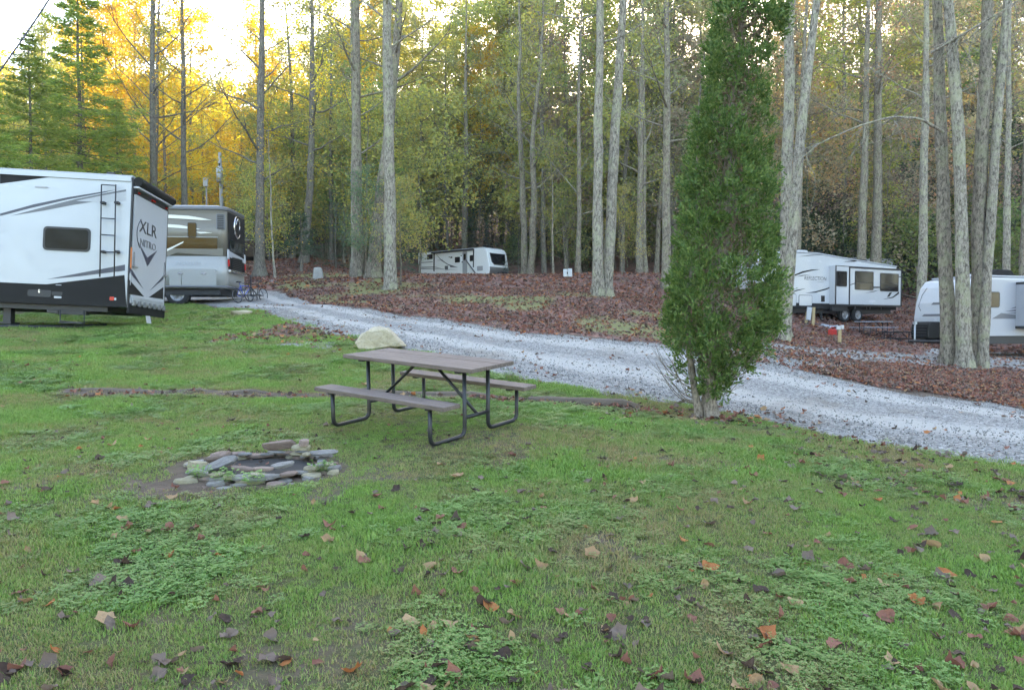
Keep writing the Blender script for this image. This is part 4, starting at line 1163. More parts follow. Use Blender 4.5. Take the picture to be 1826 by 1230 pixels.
b = MB(); b.tube([(-.15, -.1, .3), (-.25, -.2, .1), (-.5, -.1, .04), (-.8, .3, .03)], .025, 6); b.build('power_cable', M_BLACK, r)
p = hit(1497, 612)
r = empty('water_tap', p, (0, 0, 0), 'white water tap on a wooden stake in the leaves', 'tap')
MB().bb(-.05, .05, -.04, .04, -.1, .48).build('stake', M_POST, r)
b = MB(); b.bb(-.12, .02, -.07, .05, .48, .62); b.bb(.03, .13, -.07, .05, .5, .64); b.build('tap_head', M_WHITE, r, .015)
p = gnd(1484, 37.0)
r = empty('fuel_can', p, (0, 0, .3), 'red plastic fuel can on the ground beside the trailer wheels', 'fuel can')
MB().bb(-.2, .2, -.1, .1, 0, .3).build('tank', M_REDP, r, .04)
MB().tube([(-.1, 0, .28), (-.06, 0, .4), (.1, 0, .4), (.14, 0, .28)], .02, 6).build('handle', M_REDP, r)
p = hit(1470, 582)
b = MB()
g = 9
vs = [((i / g - .5) * 1.7, (j / g - .5) * 1.2, .10 + .10 * math.sin(i * 1.7 + j) * math.cos(j * 1.3) * .6 - .09 * (abs(i / g - .5) + abs(j / g - .5))) for j in range(g + 1) for i in range(g + 1)]
b.add(vs, [(j * (g + 1) + i, j * (g + 1) + i + 1, (j + 1) * (g + 1) + i + 1, (j + 1) * (g + 1) + i) for j in range(g) for i in range(g)], True)
o = b.build('tarpaulin', M_WHITE); o.location = p + np.array([0, .5, .02]); o.rotation_euler = (R(5), R(3), -.3)
md = o.modifiers.new('t', 'SOLIDIFY'); md.thickness = .006
tag(o, 'crumpled white tarpaulin on the ground beside the power pedestal', 'tarpaulin')

# utility pole with transformer beyond the motorhome
pz = wp(397, 272, 62)
zb = zs(pz[0], 62)
r = empty('utility_pole', (pz[0], 62, zb), (0, R(-1.5), 0), 'grey utility pole with a transformer can above the motorhome roof', 'utility pole')
H_ = pz[2] - zb
MB().tube([(0, 0, -.2), (0, 0, H_ * .5), (0, 0, H_)], [.19, .16, .12], 12).build('pole', M_POLE, r)
b = MB(); b.tube([(.05, -.3, H_ - 2.5), (.05, -.3, H_ - 1.35)], .27, 16); b.tube([(.05, -.3, H_ - 1.35), (.05, -.3, H_ - 1.2)], [.28, .12], 16); tc = b.build('transformer', M_GALV, r)
MB().tube([(.05, -.3, H_ - 1.2), (.05, -.3, H_ - .95)], .05, 8).build('bushing', M_CHAR, tc)
MB().bb(-.1, .1, -.2, .1, H_ - .9, H_ - .75).build('bracket', M_STEEL, r)
p2 = gnd(371, 66); zt_ = wp(371, 318, 66)[2] - p2[2]
r = empty('service_pole', p2, (0, 0, 0), 'thin post with a small grey box left of the utility pole', 'utility pole')
MB().tube([(0, 0, -.2), (0, 0, zt_)], [.09, .07], 8).build('pole', M_POLE, r); MB().bb(-.2, .2, -.25, -.07, zt_ - .75, zt_).build('meter_box', M_GALV, r, .03)
# black service cable across the upper left corner
a, c = Vector(wp(-160, 330, 13.0)), Vector(wp(190, -170, 19.0))
pts = [a * (1 - t) + c * t + Vector((0, 0, -1.2 * t * (1 - t))) for t in np.linspace(0, 1, 14)]
o = MB().tube(pts, .017, 6).build('overhead_cable', M_BLACK); tag(o, 'thick black cable crossing the upper left corner', 'cable')

# cabin half hidden in the wood at the left
pc = gnd(492, 74); zc = wp(492, 440, 74)[2]
r = empty('cabin', (pc[0], 74, zc), (0, 0, R(6)), 'dark cabin with a pale eave half hidden behind the trees', 'cabin')
M_CAB = wood_mat('dark_cabin_boards', (.045, .035, .028), (.11, .085, .065), 0, .6)
MB().bb(-5, 5.5, 0, 5, -1, 2.2).build('wall', M_CAB, r)
rf = MB().prism([(-.9, 2.25), (2.5, 4.0), (5.9, 2.25), (5.9, 2.4), (2.5, 4.16), (-.9, 2.4)], -5.5, 6.0, 'x'); ro = rf.build('roof', M_CHAR, r)
MB().bb(-5.5, 6.0, -.95, -.905, 2.2, 2.38).build('eave_board', M_LGREY, ro)
for xx in (-3.2, 1.8):
    f = MB().bb(xx, xx + 1.2, -.03, .0, .6, 1.6).build('window', M_LGREY, r); MB().bb(xx + .08, xx + 1.12, -.05, -.031, .68, 1.52).build('pane', M_GLASS, f)
f = MB().bb(-.6, .4, -.04, .0, -.6, 1.5).build('door', M_CHAR, r); MB().bb(.22, .3, -.08, -.041, .4, .5).build('handle', M_CHROME, f)
for xx in (-5, 0, 5.2): MB().bb(xx, xx + .14, -.8, -.66, -1, 2.22).build('porch_post', M_CAB, r)
# ------------------------------------------------------------------ trees and shrubs
def bark_mat(name, c0, c1, lichen, la=.5, sc=1.0):
    t = NT(name)
    v = t.scaled((5 * sc, 5 * sc, 1.8 * sc))
    a = t.noise(2.9, 4, .85, v); p = t.noise(2.3 * sc, 3, .7, t.coord('Object'))
    c = t.ramp(a, [(.38, c0), (.6, c1)])
    c = t.mix(t.math('MULTIPLY', t.fr(p, .5, .58), la), c, lichen)
    return t.done(t.pbsdf(c, .9, 0, t.bump(a, .8, .03), .2))
B_PALE = bark_mat('pale_lichen_bark', (.075, .063, .049), (.33, .295, .24), (.33, .34, .21), .45)
B_GREY = bark_mat('grey_bark', (.06, .05, .038), (.27, .23, .18), (.26, .27, .16), .4)
B_DARK = bark_mat('dark_bark', (.055, .048, .04), (.20, .175, .145), (.17, .18, .12), .3)
B_CEDAR = bark_mat('stringy_cedar_bark', (.10, .08, .062), (.34, .28, .22), (.3, .27, .22), .3, 2.5)

def leaf_mat(name, c0, c1, c2, trans=.5, rough=.6, boost=1.25, sat=1.0):
    t = NT(name)
    g = t.node('ShaderNodeNewGeometry').outputs['Random Per Island']
    oi = t.node('ShaderNodeObjectInfo').outputs['Random']
    c = t.ramp(g, [(0, c0), (.5, c1), (1, c2)])
    c = t.hsv(c, t.math('ADD', t.math('MULTIPLY', oi, .04), .48), sat, t.math('ADD', t.math('MULTIPLY', oi, .35), .82))
    d = t.pbsdf(c, rough, 0, None, .25)
    tl = t.node('ShaderNodeBsdfTranslucent', {'Color': t.hsv(c, .5, 1.1, boost)}).outputs[0]
    m = t.node('ShaderNodeMixShader', {0: trans, 1: d, 2: tl}).outputs[0]
    return t.done(m)
L_GOLD = leaf_mat('gold_leaves', (.62, .38, .06), (.66, .50, .09), (.52, .48, .10), .6, boost=1.4)
L_YELG = leaf_mat('yellow_green_leaves', (.50, .40, .06), (.36, .36, .08), (.24, .28, .08), .55, boost=1.35, sat=.88)
L_OLIVE = leaf_mat('olive_leaves', (.38, .33, .10), (.28, .29, .10), (.18, .21, .08), .5, sat=.8)
L_GREEN = leaf_mat('green_leaves', (.14, .21, .07), (.19, .25, .08), (.28, .30, .10), .5)
L_ORANGE = leaf_mat('orange_leaves', (.58, .27, .10), (.50, .33, .13), (.34, .29, .12), .5, sat=.85)
L_RUST = leaf_mat('rust_leaves', (.36, .21, .12), (.33, .26, .13), (.24, .23, .12), .45, sat=.75)
L_DARK = leaf_mat('dark_evergreen_leaves', (.035, .06, .03), (.055, .09, .04), (.09, .12, .055), .35)
L_PINE = leaf_mat('pine_needles', (.15, .24, .07), (.24, .33, .08), (.36, .42, .11), .55)
L_HEML = leaf_mat('hemlock_needles', (.04, .075, .042), (.06, .105, .058), (.10, .15, .08), .4)
L_BLUEG = leaf_mat('blue_green_leaves', (.09, .17, .10), (.13, .21, .12), (.20, .25, .11), .5)

class Geo:
    def __init__(s): s.V, s.F, s.n = [], [], 0
    def add(s, V, F):
        s.V.append(V); s.F.append(F + s.n); s.n += len(V)
    def mesh(s, name, smooth=True):
        if not s.V: return None
        return np_mesh(name, np.vstack(s.V), np.vstack(s.F), smooth)

def tube_np(P, r, n=5):
    P = np.asarray(P, float); k = len(P); r = np.broadcast_to(r, (k,))
    T = np.gradient(P, axis=0); T /= np.linalg.norm(T, axis=1)[:, None] + 1e-9
    up = np.array([0, 0, 1.]) if abs(T[0, 2]) < .9 else np.array([1., 0, 0])
    N = np.cross(up, T); N /= np.linalg.norm(N, axis=1)[:, None] + 1e-9
    B = np.cross(T, N)
    a = np.arange(n) * 2 * np.pi / n
    V = P[:, None] + r[:, None, None] * (np.cos(a)[None, :, None] * N[:, None] + np.sin(a)[None, :, None] * B[:, None])
    i = np.arange(k - 1)[:, None]; j = np.arange(n)[None]
    F = np.stack([i * n + j, i * n + (j + 1) % n, (i + 1) * n + (j + 1) % n, (i + 1) * n + j], -1).reshape(-1, 4)
    return V.reshape(-1, 3), F

def leaf_quads(C, L, Wd, g, flat=0.0, dirs=None):
    """a folded leaf diamond at every centre"""
    n = len(C)
    A = g.normal(size=(n, 3)) if dirs is None else dirs + g.normal(size=(n, 3)) * .45
    A[:, 2] *= (1 - flat)
    A /= np.linalg.norm(A, axis=1)[:, None] + 1e-9
    Bv = np.cross(A, g.normal(size=(n, 3)) * np.array([1 - flat * .8, 1 - flat * .8, 1])); Bv /= np.linalg.norm(Bv, axis=1)[:, None] + 1e-9
    if flat > .5:
        Bv[:, 2] *= .4
    sc = g.uniform(.65, 1.25, (n, 1))
    a, b = A * L * .5 * sc, Bv * Wd * .5 * sc
    V = np.stack([C - a, C + b - a * .1, C + a, C - b - a * .1], 1).reshape(-1, 3)
    return V, np.arange(4 * n).reshape(n, 4)

def tree_geo(seed, H, r0, lean=(0, 0), bend=(0, 0), cb=.4, limbs=16, spread=3.2, leaves=3500, ls=.16, sub=5, up=.6, clump=.4, droop=0.0, twig=True, sides=10, wander=.25, fork=None, flare=.5):
    g = np.random.default_rng(seed)
    tr, br, lf = Geo(), Geo(), Geo()
    k = 18
    t = np.linspace(0, 1, k)
    wob = np.cumsum(g.normal(size=(k, 2)), 0) * wander * .12; wob -= wob[0]
    Z = -.25 + t * (H + .25)
    P = np.stack([lean[0] * Z + bend[0] * np.sin(np.pi * t) + wob[:, 0], lean[1] * Z + bend[1] * np.sin(np.pi * t) + wob[:, 1], Z], 1)
    rad = r0 * ((1 - t) ** .75 * .92 + .05) + r0 * flare * np.exp(-np.maximum(Z, 0) / .45)
    # denser rings near the base so the root flare reads
    t2 = np.concatenate([[0, .008, .018, .03, .045], np.linspace(.07, 1, k)])
    P2 = np.stack([np.interp(t2, t, P[:, i]) for i in range(3)], 1)
    Z2 = P2[:, 2]
    rad2 = r0 * ((1 - t2) ** .75 * .92 + .05) + r0 * flare * np.exp(-np.maximum(Z2, 0) / .4)
    V, F = tube_np(P2, rad2, sides)
    ax = np.repeat(P2, sides, 0); nz = 1 + .07 * g.normal(size=(len(V), 1))
    ang = np.tile(np.arange(sides), len(P2)); lobes = 1 + .16 * np.sin(ang * 2 * np.pi / sides * 4 + seed)[:, None] * np.exp(-np.maximum(np.repeat(Z2, sides), 0) / .5)[:, None]
    tr.add(ax + (V - ax) * nz * lobes, F)
    def at(tt): return np.array([np.interp(tt, t, P[:, i]) for i in range(3)])
    anchors, adirs = [], []
    for i in range(limbs):
        tt = cb + (1 - cb) * ((i + g.uniform(0, .9)) / limbs) * .97
        q = (tt - cb) / (1 - cb)
        az = i * 2.4 + g.uniform(-.5, .5)
        el = math.radians(20 + 45 * q * up + g.uniform(-12, 18)) - droop
        L = spread * ((1 - q) ** .55 * .85 + .25) * g.uniform(.65, 1.2)
        rb = max(.012, np.interp(tt, t, rad) * g.uniform(.22, .42))
        d = np.array([math.cos(az) * math.cos(el), math.sin(az) * math.cos(el), math.sin(el)])
        p = at(tt); s = np.linspace(0, 1, 6)
        curve = g.uniform(-.1, .35) - droop * .3
        Lp = p + d * L * s[:, None] + np.array([0, 0, 1.]) * (L * curve * s ** 2)[:, None] + np.cumsum(g.normal(size=(6, 3)) * .05 * L / 3, 0) * (s > 0)[:, None]
        V, F = tube_np(Lp, rb * (1 - .85 * s), 5); br.add(V, F)
        for j in range(sub):
            u = g.uniform(.3, 1.0); o = np.array([np.interp(u, s, Lp[:, c]) for c in range(3)])
            d2 = d + g.normal(size=3) * .6; d2[2] += .15; d2 /= np.linalg.norm(d2)
            l2 = L * g.uniform(.22, .5); s2 = np.linspace(0, 1, 4)
            Sp = o + d2 * l2 * s2[:, None] + np.array([0, 0, 1.]) * (l2 * g.uniform(-.25, .3) * s2 ** 2)[:, None]
            V, F = tube_np(Sp, max(.006, rb * .35) * (1 - .8 * s2), 4); br.add(V, F)
            for w_ in range(4):
                u2 = g.uniform(.25, 1.0); anchors.append(o + d2 * l2 * u2); adirs.append(d2)
                if twig and g.random() < .6:
                    d3 = d2 + g.normal(size=3) * .7; l3 = l2 * g.uniform(.3, .7); a0 = o + d2 * l2 * u2
                    V, F = tube_np(np.stack([a0, a0 + d3 * l3 * .5, a0 + d3 * l3]), np.array([.008, .006, .004]) * max(1, ls / .16), 3); br.add(V, F)
                    anchors.append(a0 + d3 * l3 * .8); adirs.append(d3)
    if leaves and anchors:
        A = np.array(anchors); ci = g.integers(0, len(A), leaves)
        # uneven leafing: some sprays full, others nearly bare
        wgt = g.random(len(A)) ** 2.4 + .02; ci = g.choice(len(A), leaves, p=wgt / wgt.sum())
        C = A[ci] + g.normal(size=(leaves, 3)) * clump * np.array([1, 1, .6])
        V, F = leaf_quads(C, ls, ls * .62, g, .35); lf.add(V, F)
    return tr.mesh('trunk'), br.mesh('branches'), lf.mesh('crown', False)

def conifer_geo(seed, H, r0, base=.1, lmax=2.6, whorl=.55, per=5, needles=60, nl=.2, nw=.05, droop=.15, plate=.35, lean=(0, 0), open_=.35):
    g = np.random.default_rng(seed)
    tr, br, lf = Geo(), Geo(), Geo()
    Z = np.linspace(-.2, H, 12); P = np.stack([lean[0] * Z + .04 * np.sin(Z), lean[1] * Z, Z], 1)
    V, F = tube_np(P, r0 * (1 - .93 * np.linspace(0, 1, 12)), 8); tr.add(V, F)
    z = H * base
    C, D = [], []
    while z < H * .985:
        q = (z / H - base) / (1 - base)
        L0 = lmax * (1 - q) ** .8 * (.75 + .5 * g.random()) + .12
        a0 = g.uniform(0, 6.3)
        for k in range(per):
            if g.random() < .1: continue
            az = a0 + k * 2 * np.pi / per + g.uniform(-.35, .35)
            L = L0 * g.uniform(.6, 1.15)
            d = np.array([math.cos(az), math.sin(az), g.uniform(-.1, .25)])
            s = np.linspace(0, 1, 5)
            o = np.array([lean[0] * z, lean[1] * z, z])
            Bp = o + d * L * s[:, None] + np.array([0, 0, 1.]) * (-droop * L * s ** 1.6 + .1 * L * s ** 3)[:, None]
            V, F = tube_np(Bp, max(.008, r0 * .22 * (1 - q)) * (1 - .8 * s), 4); br.add(V, F)
            n = max(6, int(needles * (L / lmax) ** 1.1))
            u = open_ + (1 - open_) * g.random(n) ** .8
            side = np.array([-math.sin(az), math.cos(az), 0])
            wdt = plate * L * (1.15 - u) * 1.2 + .08
            off = g.uniform(-1, 1, n) * wdt
            base_ = np.stack([np.interp(u, s, Bp[:, c]) for c in range(3)], 1)
            C.append(base_ + side * off[:, None] + g.normal(size=(n, 3)) * np.array([.04, .04, .05]) * L ** .5 - np.array([0, 0, 1.]) * (np.abs(off) * .12)[:, None])
            dd = d[None] * .8 + side[None] * np.sign(off)[:, None] * .7; dd[:, 2] -= .15
            D.append(dd)
        z += whorl * (1.15 - .5 * q) * g.uniform(.8, 1.2)
    C, D = np.vstack(C), np.vstack(D)
    V, F = leaf_quads(C, nl, nw, g, 0.35, D); lf.add(V, F)
    return tr.mesh('trunk'), br.mesh('branches'), lf.mesh('crown', False)

def plant(name, label, cat, loc, geo, bark, leaf, rz=0.0, sc=(1, 1, 1), group=None, tilt=(0, 0)):
    r = empty(name, loc, (tilt[0], tilt[1], rz), label, cat, group)
    r.scale = sc
    for nm, me, m in zip(('trunk', 'branches', 'crown'), geo, (bark, bark, leaf)):
        if me is None: continue
        o = bpy.data.objects.new(nm, me); col.objects.link(o); o.parent = r
        if not me.materials: me.materials.append(m)
        if nm != 'trunk': o['kind'] = 'stuff'
        o.material_slots[0].link = 'OBJECT'; o.material_slots[0].material = m
    return r

# ---- the trunks one can tell apart ---------------------------------------------------
def hero(label, px, d, ptop, wpx, bark, leaf, H=24, cb=.45, leaves=2200, limbs=14, spread=3.4, ls=.15, seed=0, bend=0.0, cat='tree', name='tree', flare=.45, up=.6, droop=0.0, sub=4, py=None, group=None, wander=.25):
    base = gnd(px, d)
    z0 = EYE + .44 * d - base[2]
    lx = (ptop - px) / F_PX * d / z0
    # keystone: the column itself widens with height only through perspective, so lean is taken at the top of the frame
    r0 = wpx / F_PX * d / 2 * 1.12
    geo = tree_geo(seed + 500, H, r0, (lx, 0.0), (bend, 0), cb, limbs, spread, leaves, ls, sub, up, .38, droop, True, 12, wander, None, flare)
    plant(name, label, cat, base, geo, bark, leaf, 0, (1, 1, 1), group)

hero('tall pale lichen-spotted tree standing alone beside the gravel road', 697, 33, 690, 21, B_PALE, L_OLIVE, 25, .42, 2600, 16, 3.6, .15, 1, flare=.35)
hero('grey tree with straight trunk at the left of the clump on the bank', 641, 38, 641, 19, B_GREY, L_OLIVE, 25, .35, 2600, 18, 3.6, .15, 2, flare=.4)
hero('grey tree leaning right against the pale roadside trunk', 666, 37.6, 716, 22, B_GREY, L_YELG, 23, .4, 2200, 15, 3.2, .15, 3, flare=.5)
hero('thin pale trunk at the back of the clump on the bank', 632, 40.5, 630, 12, B_PALE, L_GREEN, 20, .3, 1600, 14, 2.6, .15, 4)
hero('pale straight trunk of the pair on the bank, the left one', 1065, 30, 1062, 18, B_PALE, L_OLIVE, 25, .40, 2200, 15, 3.6, .14, 5, flare=.35)
hero('pale trunk of the pair on the bank, leaning right', 1080, 30.3, 1107, 19, B_PALE, L_YELG, 25, .48, 2200, 14, 3.6, .14, 6, flare=.45)
hero('grey trunk rising just left of the narrow evergreen', 1187, 40, 1186, 15, B_GREY, L_OLIVE, 25, .3, 2600, 20, 3.8, .15, 7, droop=.15)
hero('straight grey trunk close behind the right side of the narrow evergreen', 1397, 25.5, 1398, 21, B_PALE, L_OLIVE, 26, .5, 1800, 14, 3.6, .13, 8)
hero('curved pale trunk leaning right in front of the fifth wheel trailer', 1399, 23.4, 1472, 19, B_PALE, L_OLIVE, 22, .5, 1200, 12, 3.0, .13, 9, bend=-.35, flare=.3)
hero('tall trunk behind the fifth wheel, the left of two', 1533, 50, 1540, 15, B_GREY, L_ORANGE, 27, .4, 2000, 14, 3.6, .17, 10)
hero('tall trunk behind the fifth wheel, the right and thicker of two', 1560, 50.5, 1558, 18, B_GREY, L_RUST, 28, .42, 2000, 14, 3.6, .17, 11)
hero('lichen-grey trunk between the fifth wheel and the clump of four trunks', 1644, 40, 1648, 16, B_PALE, L_RUST, 26, .45, 1600, 14, 3.4, .15, 12)
hero('leftmost of the four stout trunks before the grey trailer', 1692, 24, 1664, 23, B_GREY, L_YELG, 26, .5, 1500, 14, 3.6, .13, 13, flare=.3)
hero('second of the four stout trunks, pale and leaning left', 1720, 23.5, 1684, 23, B_PALE, L_YELG, 26, .5, 1500, 14, 3.6, .13, 14, flare=.35)
hero('third of the four stout trunks, dark and upright', 1741, 24.2, 1742, 24, B_GREY, L_YELG, 26, .5, 1500, 14, 3.6, .13, 15, flare=.3)
hero('rightmost of the four stout trunks, leaning right', 1752, 23.9, 1777, 18, B_PALE, L_YELG, 25, .5, 1500, 14, 3.6, .13, 16, flare=.3)
hero('slim pale trunk above the roof of the grey trailer', 1790, 40, 1788, 13, B_PALE, L_YELG, 24, .4, 1800, 14, 3.2, .15, 17)
hero('slim trunk at the right edge beyond the grey trailer', 1822, 44, 1818, 13, B_GREY, L_YELG, 24, .4, 1800, 14, 3.2, .16, 18)
hero('grey trunk right of the small white travel trailer, left one of a pair', 935, 56, 930, 12, B_GREY, L_OLIVE, 24, .28, 1500, 20, 3.6, .18, 19, wander=.6)
hero('knotty grey trunk right of the small white travel trailer', 945, 55, 962, 12, B_GREY, L_OLIVE, 23, .3, 1300, 20, 3.6, .18, 20, wander=.8)
hero('slim brown trunk midway between the pale pair and the narrow evergreen', 1141, 50, 1146, 12, B_GREY, L_YELG, 23, .25, 2200, 18, 3.4, .17, 21)
hero('thin trunk beside the slim brown one on the bank', 1153, 55, 1150, 8, B_GREY, L_OLIVE, 20, .25, 1800, 16, 3.0, .18, 22)
hero('thin trunk behind the meter box on the bank', 1031, 50, 1036, 9, B_GREY, L_GREEN, 21, .2, 2400, 18, 3.2, .17, 23)
hero('dark trunk with a pale flared foot right of the motorhome', 464, 45, 472, 16, B_DARK, L_YELG, 25, .22, 3200, 20, 3.8, .16, 24, flare=.8)
hero('dark spreading tree rising behind the trailer roof, the left of two', 276, 47, 274, 13, B_DARK, L_GOLD, 26, .3, 2600, 24, 5.0, .15, 25, up=1.0, sub=6)
hero('dark spreading tree rising behind the trailer roof, the right of two', 332, 49, 333, 11, B_DARK, L_GOLD, 25, .3, 2200, 22, 4.6, .15, 26, up=.9, sub=6)
hero('brown trunk behind the little pine on the bank', 543, 52, 556, 14, B_DARK, L_GOLD, 24, .3, 2600, 18, 3.6, .17, 27, bend=.3)
hero('thin bowed trunk left of the little pine', 523, 56, 512, 9, B_DARK, L_GOLD, 22, .25, 2200, 16, 3.4, .17, 28, bend=.4)
hero('thin dark trunk right of the stone block', 592, 56, 590, 8, B_DARK, L_YELG, 20, .25, 2200, 16, 3.0, .17, 29)
hero('slender pale sapling with yellow leaves beside the cabin', 491, 43, 489, 4, B_PALE, L_GOLD, 9, .15, 500, 16, 1.2, .11, 30)
hero('grey trunk directly behind the small white travel trailer', 828, 72, 832, 11, B_GREY, L_OLIVE, 26, .35, 2200, 16, 3.6, .2, 31)
hero('brown trunk behind the curved pale one, above the fifth wheel', 1418, 50, 1434, 13, B_GREY, L_RUST, 25, .4, 1800, 15, 3.4, .17, 32)
hero('thin sapling stem just left of the meter box', 986, 46, 984, 4, B_GREY, L_YELG, 8, .3, 500, 14, 1.4, .12, 33)

# long lichened limb arching from the four trunks over the fifth wheel
def limb(label, pts, rad, seed):
    g = np.random.default_rng(seed); br = Geo()
    P = np.array([wp(*q) for q in pts]); s = np.linspace(0, 1, 26); t = np.linspace(0, 1, len(P))
    Q = np.stack([np.interp(s, t, P[:, i]) for i in range(3)], 1)
    for _ in range(2): Q[1:-1] = (Q[:-2] + Q[1:-1] * 2 + Q[2:]) / 4
    V, F = tube_np(Q, rad * (1 - .8 * s), 7); br.add(V, F)
    for k in range(16):
        i = g.integers(5, 24); o = Q[i]; d = np.array([g.normal() * .5 - .2, g.normal() * .4, -abs(g.normal()) * .8 - .2]); l = g.uniform(.5, 1.6)
        u = np.linspace(0, 1, 5); S_ = o + d * l * u[:, None] + np.cumsum(g.normal(size=(5, 3)) * .07, 0) * (u > 0)[:, None]
        V, F = tube_np(S_, .018 * (1 - .7 * u), 4); br.add(V, F)
        for w_ in range(3):
            o2 = S_[g.integers(1, 5)]; d2 = d + g.normal(size=3) * .6
            V, F = tube_np(np.stack([o2, o2 + d2 * l * .2, o2 + d2 * l * .4]), np.array([.009, .007, .004]), 3); br.add(V, F)
    o = link('fallen_branch', br.mesh('fallen_branch'), B_PALE); tag(o, label, 'branch')
limb('long bare lichened branch arching left from the four stout trunks', [(1682, 236, 23.6), (1640, 211, 23.2), (1590, 208, 22.8), (1530, 225, 22.4), (1460, 256, 22.2), (1400, 292, 22.6)], .05, 3)
limb('bare grey branch sloping up to the right edge', [(1660, 95, 23.7), (1720, 60, 23.0), (1790, 18, 22.5), (1860, -30, 22.0)], .045, 4)

# ---- the narrow evergreen on the lawn -------------------------------------------------
def arborvitae():
    base = hit(1258, 744)
    d = base[1]; s = d / F_PX
    r = empty('narrow_evergreen', base, (0, 0, 0), 'tall narrow evergreen with a forked brown trunk at the lawn edge', 'tree')
    g = np.random.default_rng(77)
    # outline measured at the tree: height above base -> left and right reach
    rows = [(690, 1236, 1304), (660, 1205, 1342), (628, 1182, 1370), (585, 1166, 1396), (520, 1178, 1396), (450, 1192, 1392), (380, 1202, 1388), (320, 1200, 1386), (260, 1214, 1385), (200, 1232, 1380), (130, 1246, 1384), (60, 1246, 1402), (0, 1252, 1400), (-90, 1272, 1388), (-190, 1305, 1360)]
    hz = np.array([(744 - q[0]) * s for q in rows]); lft = np.array([(q[1] - 1258) * s for q in rows]); rgt = np.array([(q[2] - 1258) * s for q in rows])
    H = hz[-1]
    def axis(z): return (np.interp(z, hz, lft) + np.interp(z, hz, rgt)) / 2
    def reach(z): return (np.interp(z, hz, rgt) - np.interp(z, hz, lft)) / 2 - .17
    tr, br = Geo(), Geo()
    stems = []
    for (x0, y0, rr, top, dx) in ((.05, 0, .085, H * .95, 1.0), (-.10, .03, .05, H * .7, .7), (.0, .07, .045, H * .6, 1.2)):
        z = np.linspace(-.1, top, 22)
        cx = x0 + (axis(np.maximum(z, hz[0])) - axis(hz[0])) * np.clip(z / 2, 0, 1) * dx + .03 * np.sin(z * 2 + x0 * 40) + (-.18 if x0 < -.05 else 0) * np.clip(z / 1.6, 0, 1)
        P = np.stack([cx, y0 + .04 * np.sin(z * 1.3) + 0 * z, z], 1)
        rad = rr * (1 - .85 * z / top) + rr * .5 * np.exp(-np.maximum(z, 0) / .12)
        V, F = tube_np(P, rad, 12); axr = np.repeat(P, 12, 0); V = axr + (V - axr) * (1 + .08 * g.normal(size=(len(V), 1))); tr.add(V, F); stems.append(P)
    # limbs to clump centres just inside the outline
    C, D = [], []
    n_l = 0
    zl = hz[0] + .05
    while zl < H - .1:
        per = max(4, int(6.0 * reach(zl) / .5)); a0 = g.uniform(0, 6.28)
        for k in range(per):
            az = a0 + 2 * np.pi * (k + g.uniform(-.3, .3)) / per; zi = zl + g.uniform(-.09, .09)
            rl = g.uniform(.11, .31) * (.65 + .5 * min(1, reach(zi) / .7))
            q = max(.05, reach(zi) * g.uniform(.80, 1.15) - rl * .55)
            lc = np.array([axis(zi) + q * math.cos(az), q * math.sin(az) * .95, zi]); out = np.array([math.cos(az), math.sin(az), .45])
            st = stems[0]; zz = max(.25, zi - g.uniform(.3, .8) * reach(zi))
            o = np.array([np.interp(zz, st[:, 2], st[:, c]) for c in range(3)]); u = np.linspace(0, 1, 5)
            Bp = o + (lc - o) * u[:, None] + np.array([0, 0, 1.]) * (-.12 * np.sin(np.pi * u))[:, None] + g.normal(size=(5, 3)) * .02
            V, F = tube_np(Bp, .014 * (1 - .75 * u), 4); br.add(V, F)
            if g.random() < .08: continue            # a dead lump: only its twigs remain
            for m_ in range(int(9 + 34 * rl)):
                v = g.normal(size=3) + out * .95; v /= np.linalg.norm(v)
                C.append(lc + v * rl * g.uniform(.65, 1.05) * np.array([1, 1, 1.1])); D.append(v * .6 + np.array([0, 0, .65]) + out * .15)
        zl += g.uniform(.17, .25)
    # bare twigs low down on both sides
    for k in range(20):
        side = 1 if g.random() < .62 else -1
        zz = g.uniform(.3, .9); st = stems[0 if side > 0 else 1]
        o = np.array([np.interp(zz * .55, st[:, 2], st[:, c]) for c in range(3)])
        L = g.uniform(.35, .95) * (1.0 if side > 0 else .75); az = g.uniform(-1.1, 1.1) + (0 if side > 0 else math.pi)
        u = np.linspace(0, 1, 7)
        Bp = o + np.stack([math.cos(az) * L * u, math.sin(az) * L * u, L * (.12 * u + .75 * u ** 2.2)], 1) + np.cumsum(g.normal(size=(7, 3)) * .012, 0)
        V, F = tube_np(Bp, .008 * (1 - .8 * u) + .0012, 4); br.add(V, F)
        for w_ in range(3):
            i = g.integers(2, 6); d2 = Bp[i] - Bp[i - 1] + g.normal(size=3) * .06
            V, F = tube_np(np.stack([Bp[i], Bp[i] + d2 * .9, Bp[i] + d2 * 1.6 + [0, 0, .04]]), np.array([.004, .003, .0015]), 3); br.add(V, F)
    C, D = np.array(C), np.array(D)
    # each clump: flat upright sprays of scale foliage
    Vs, Fs, n0 = [], [], 0
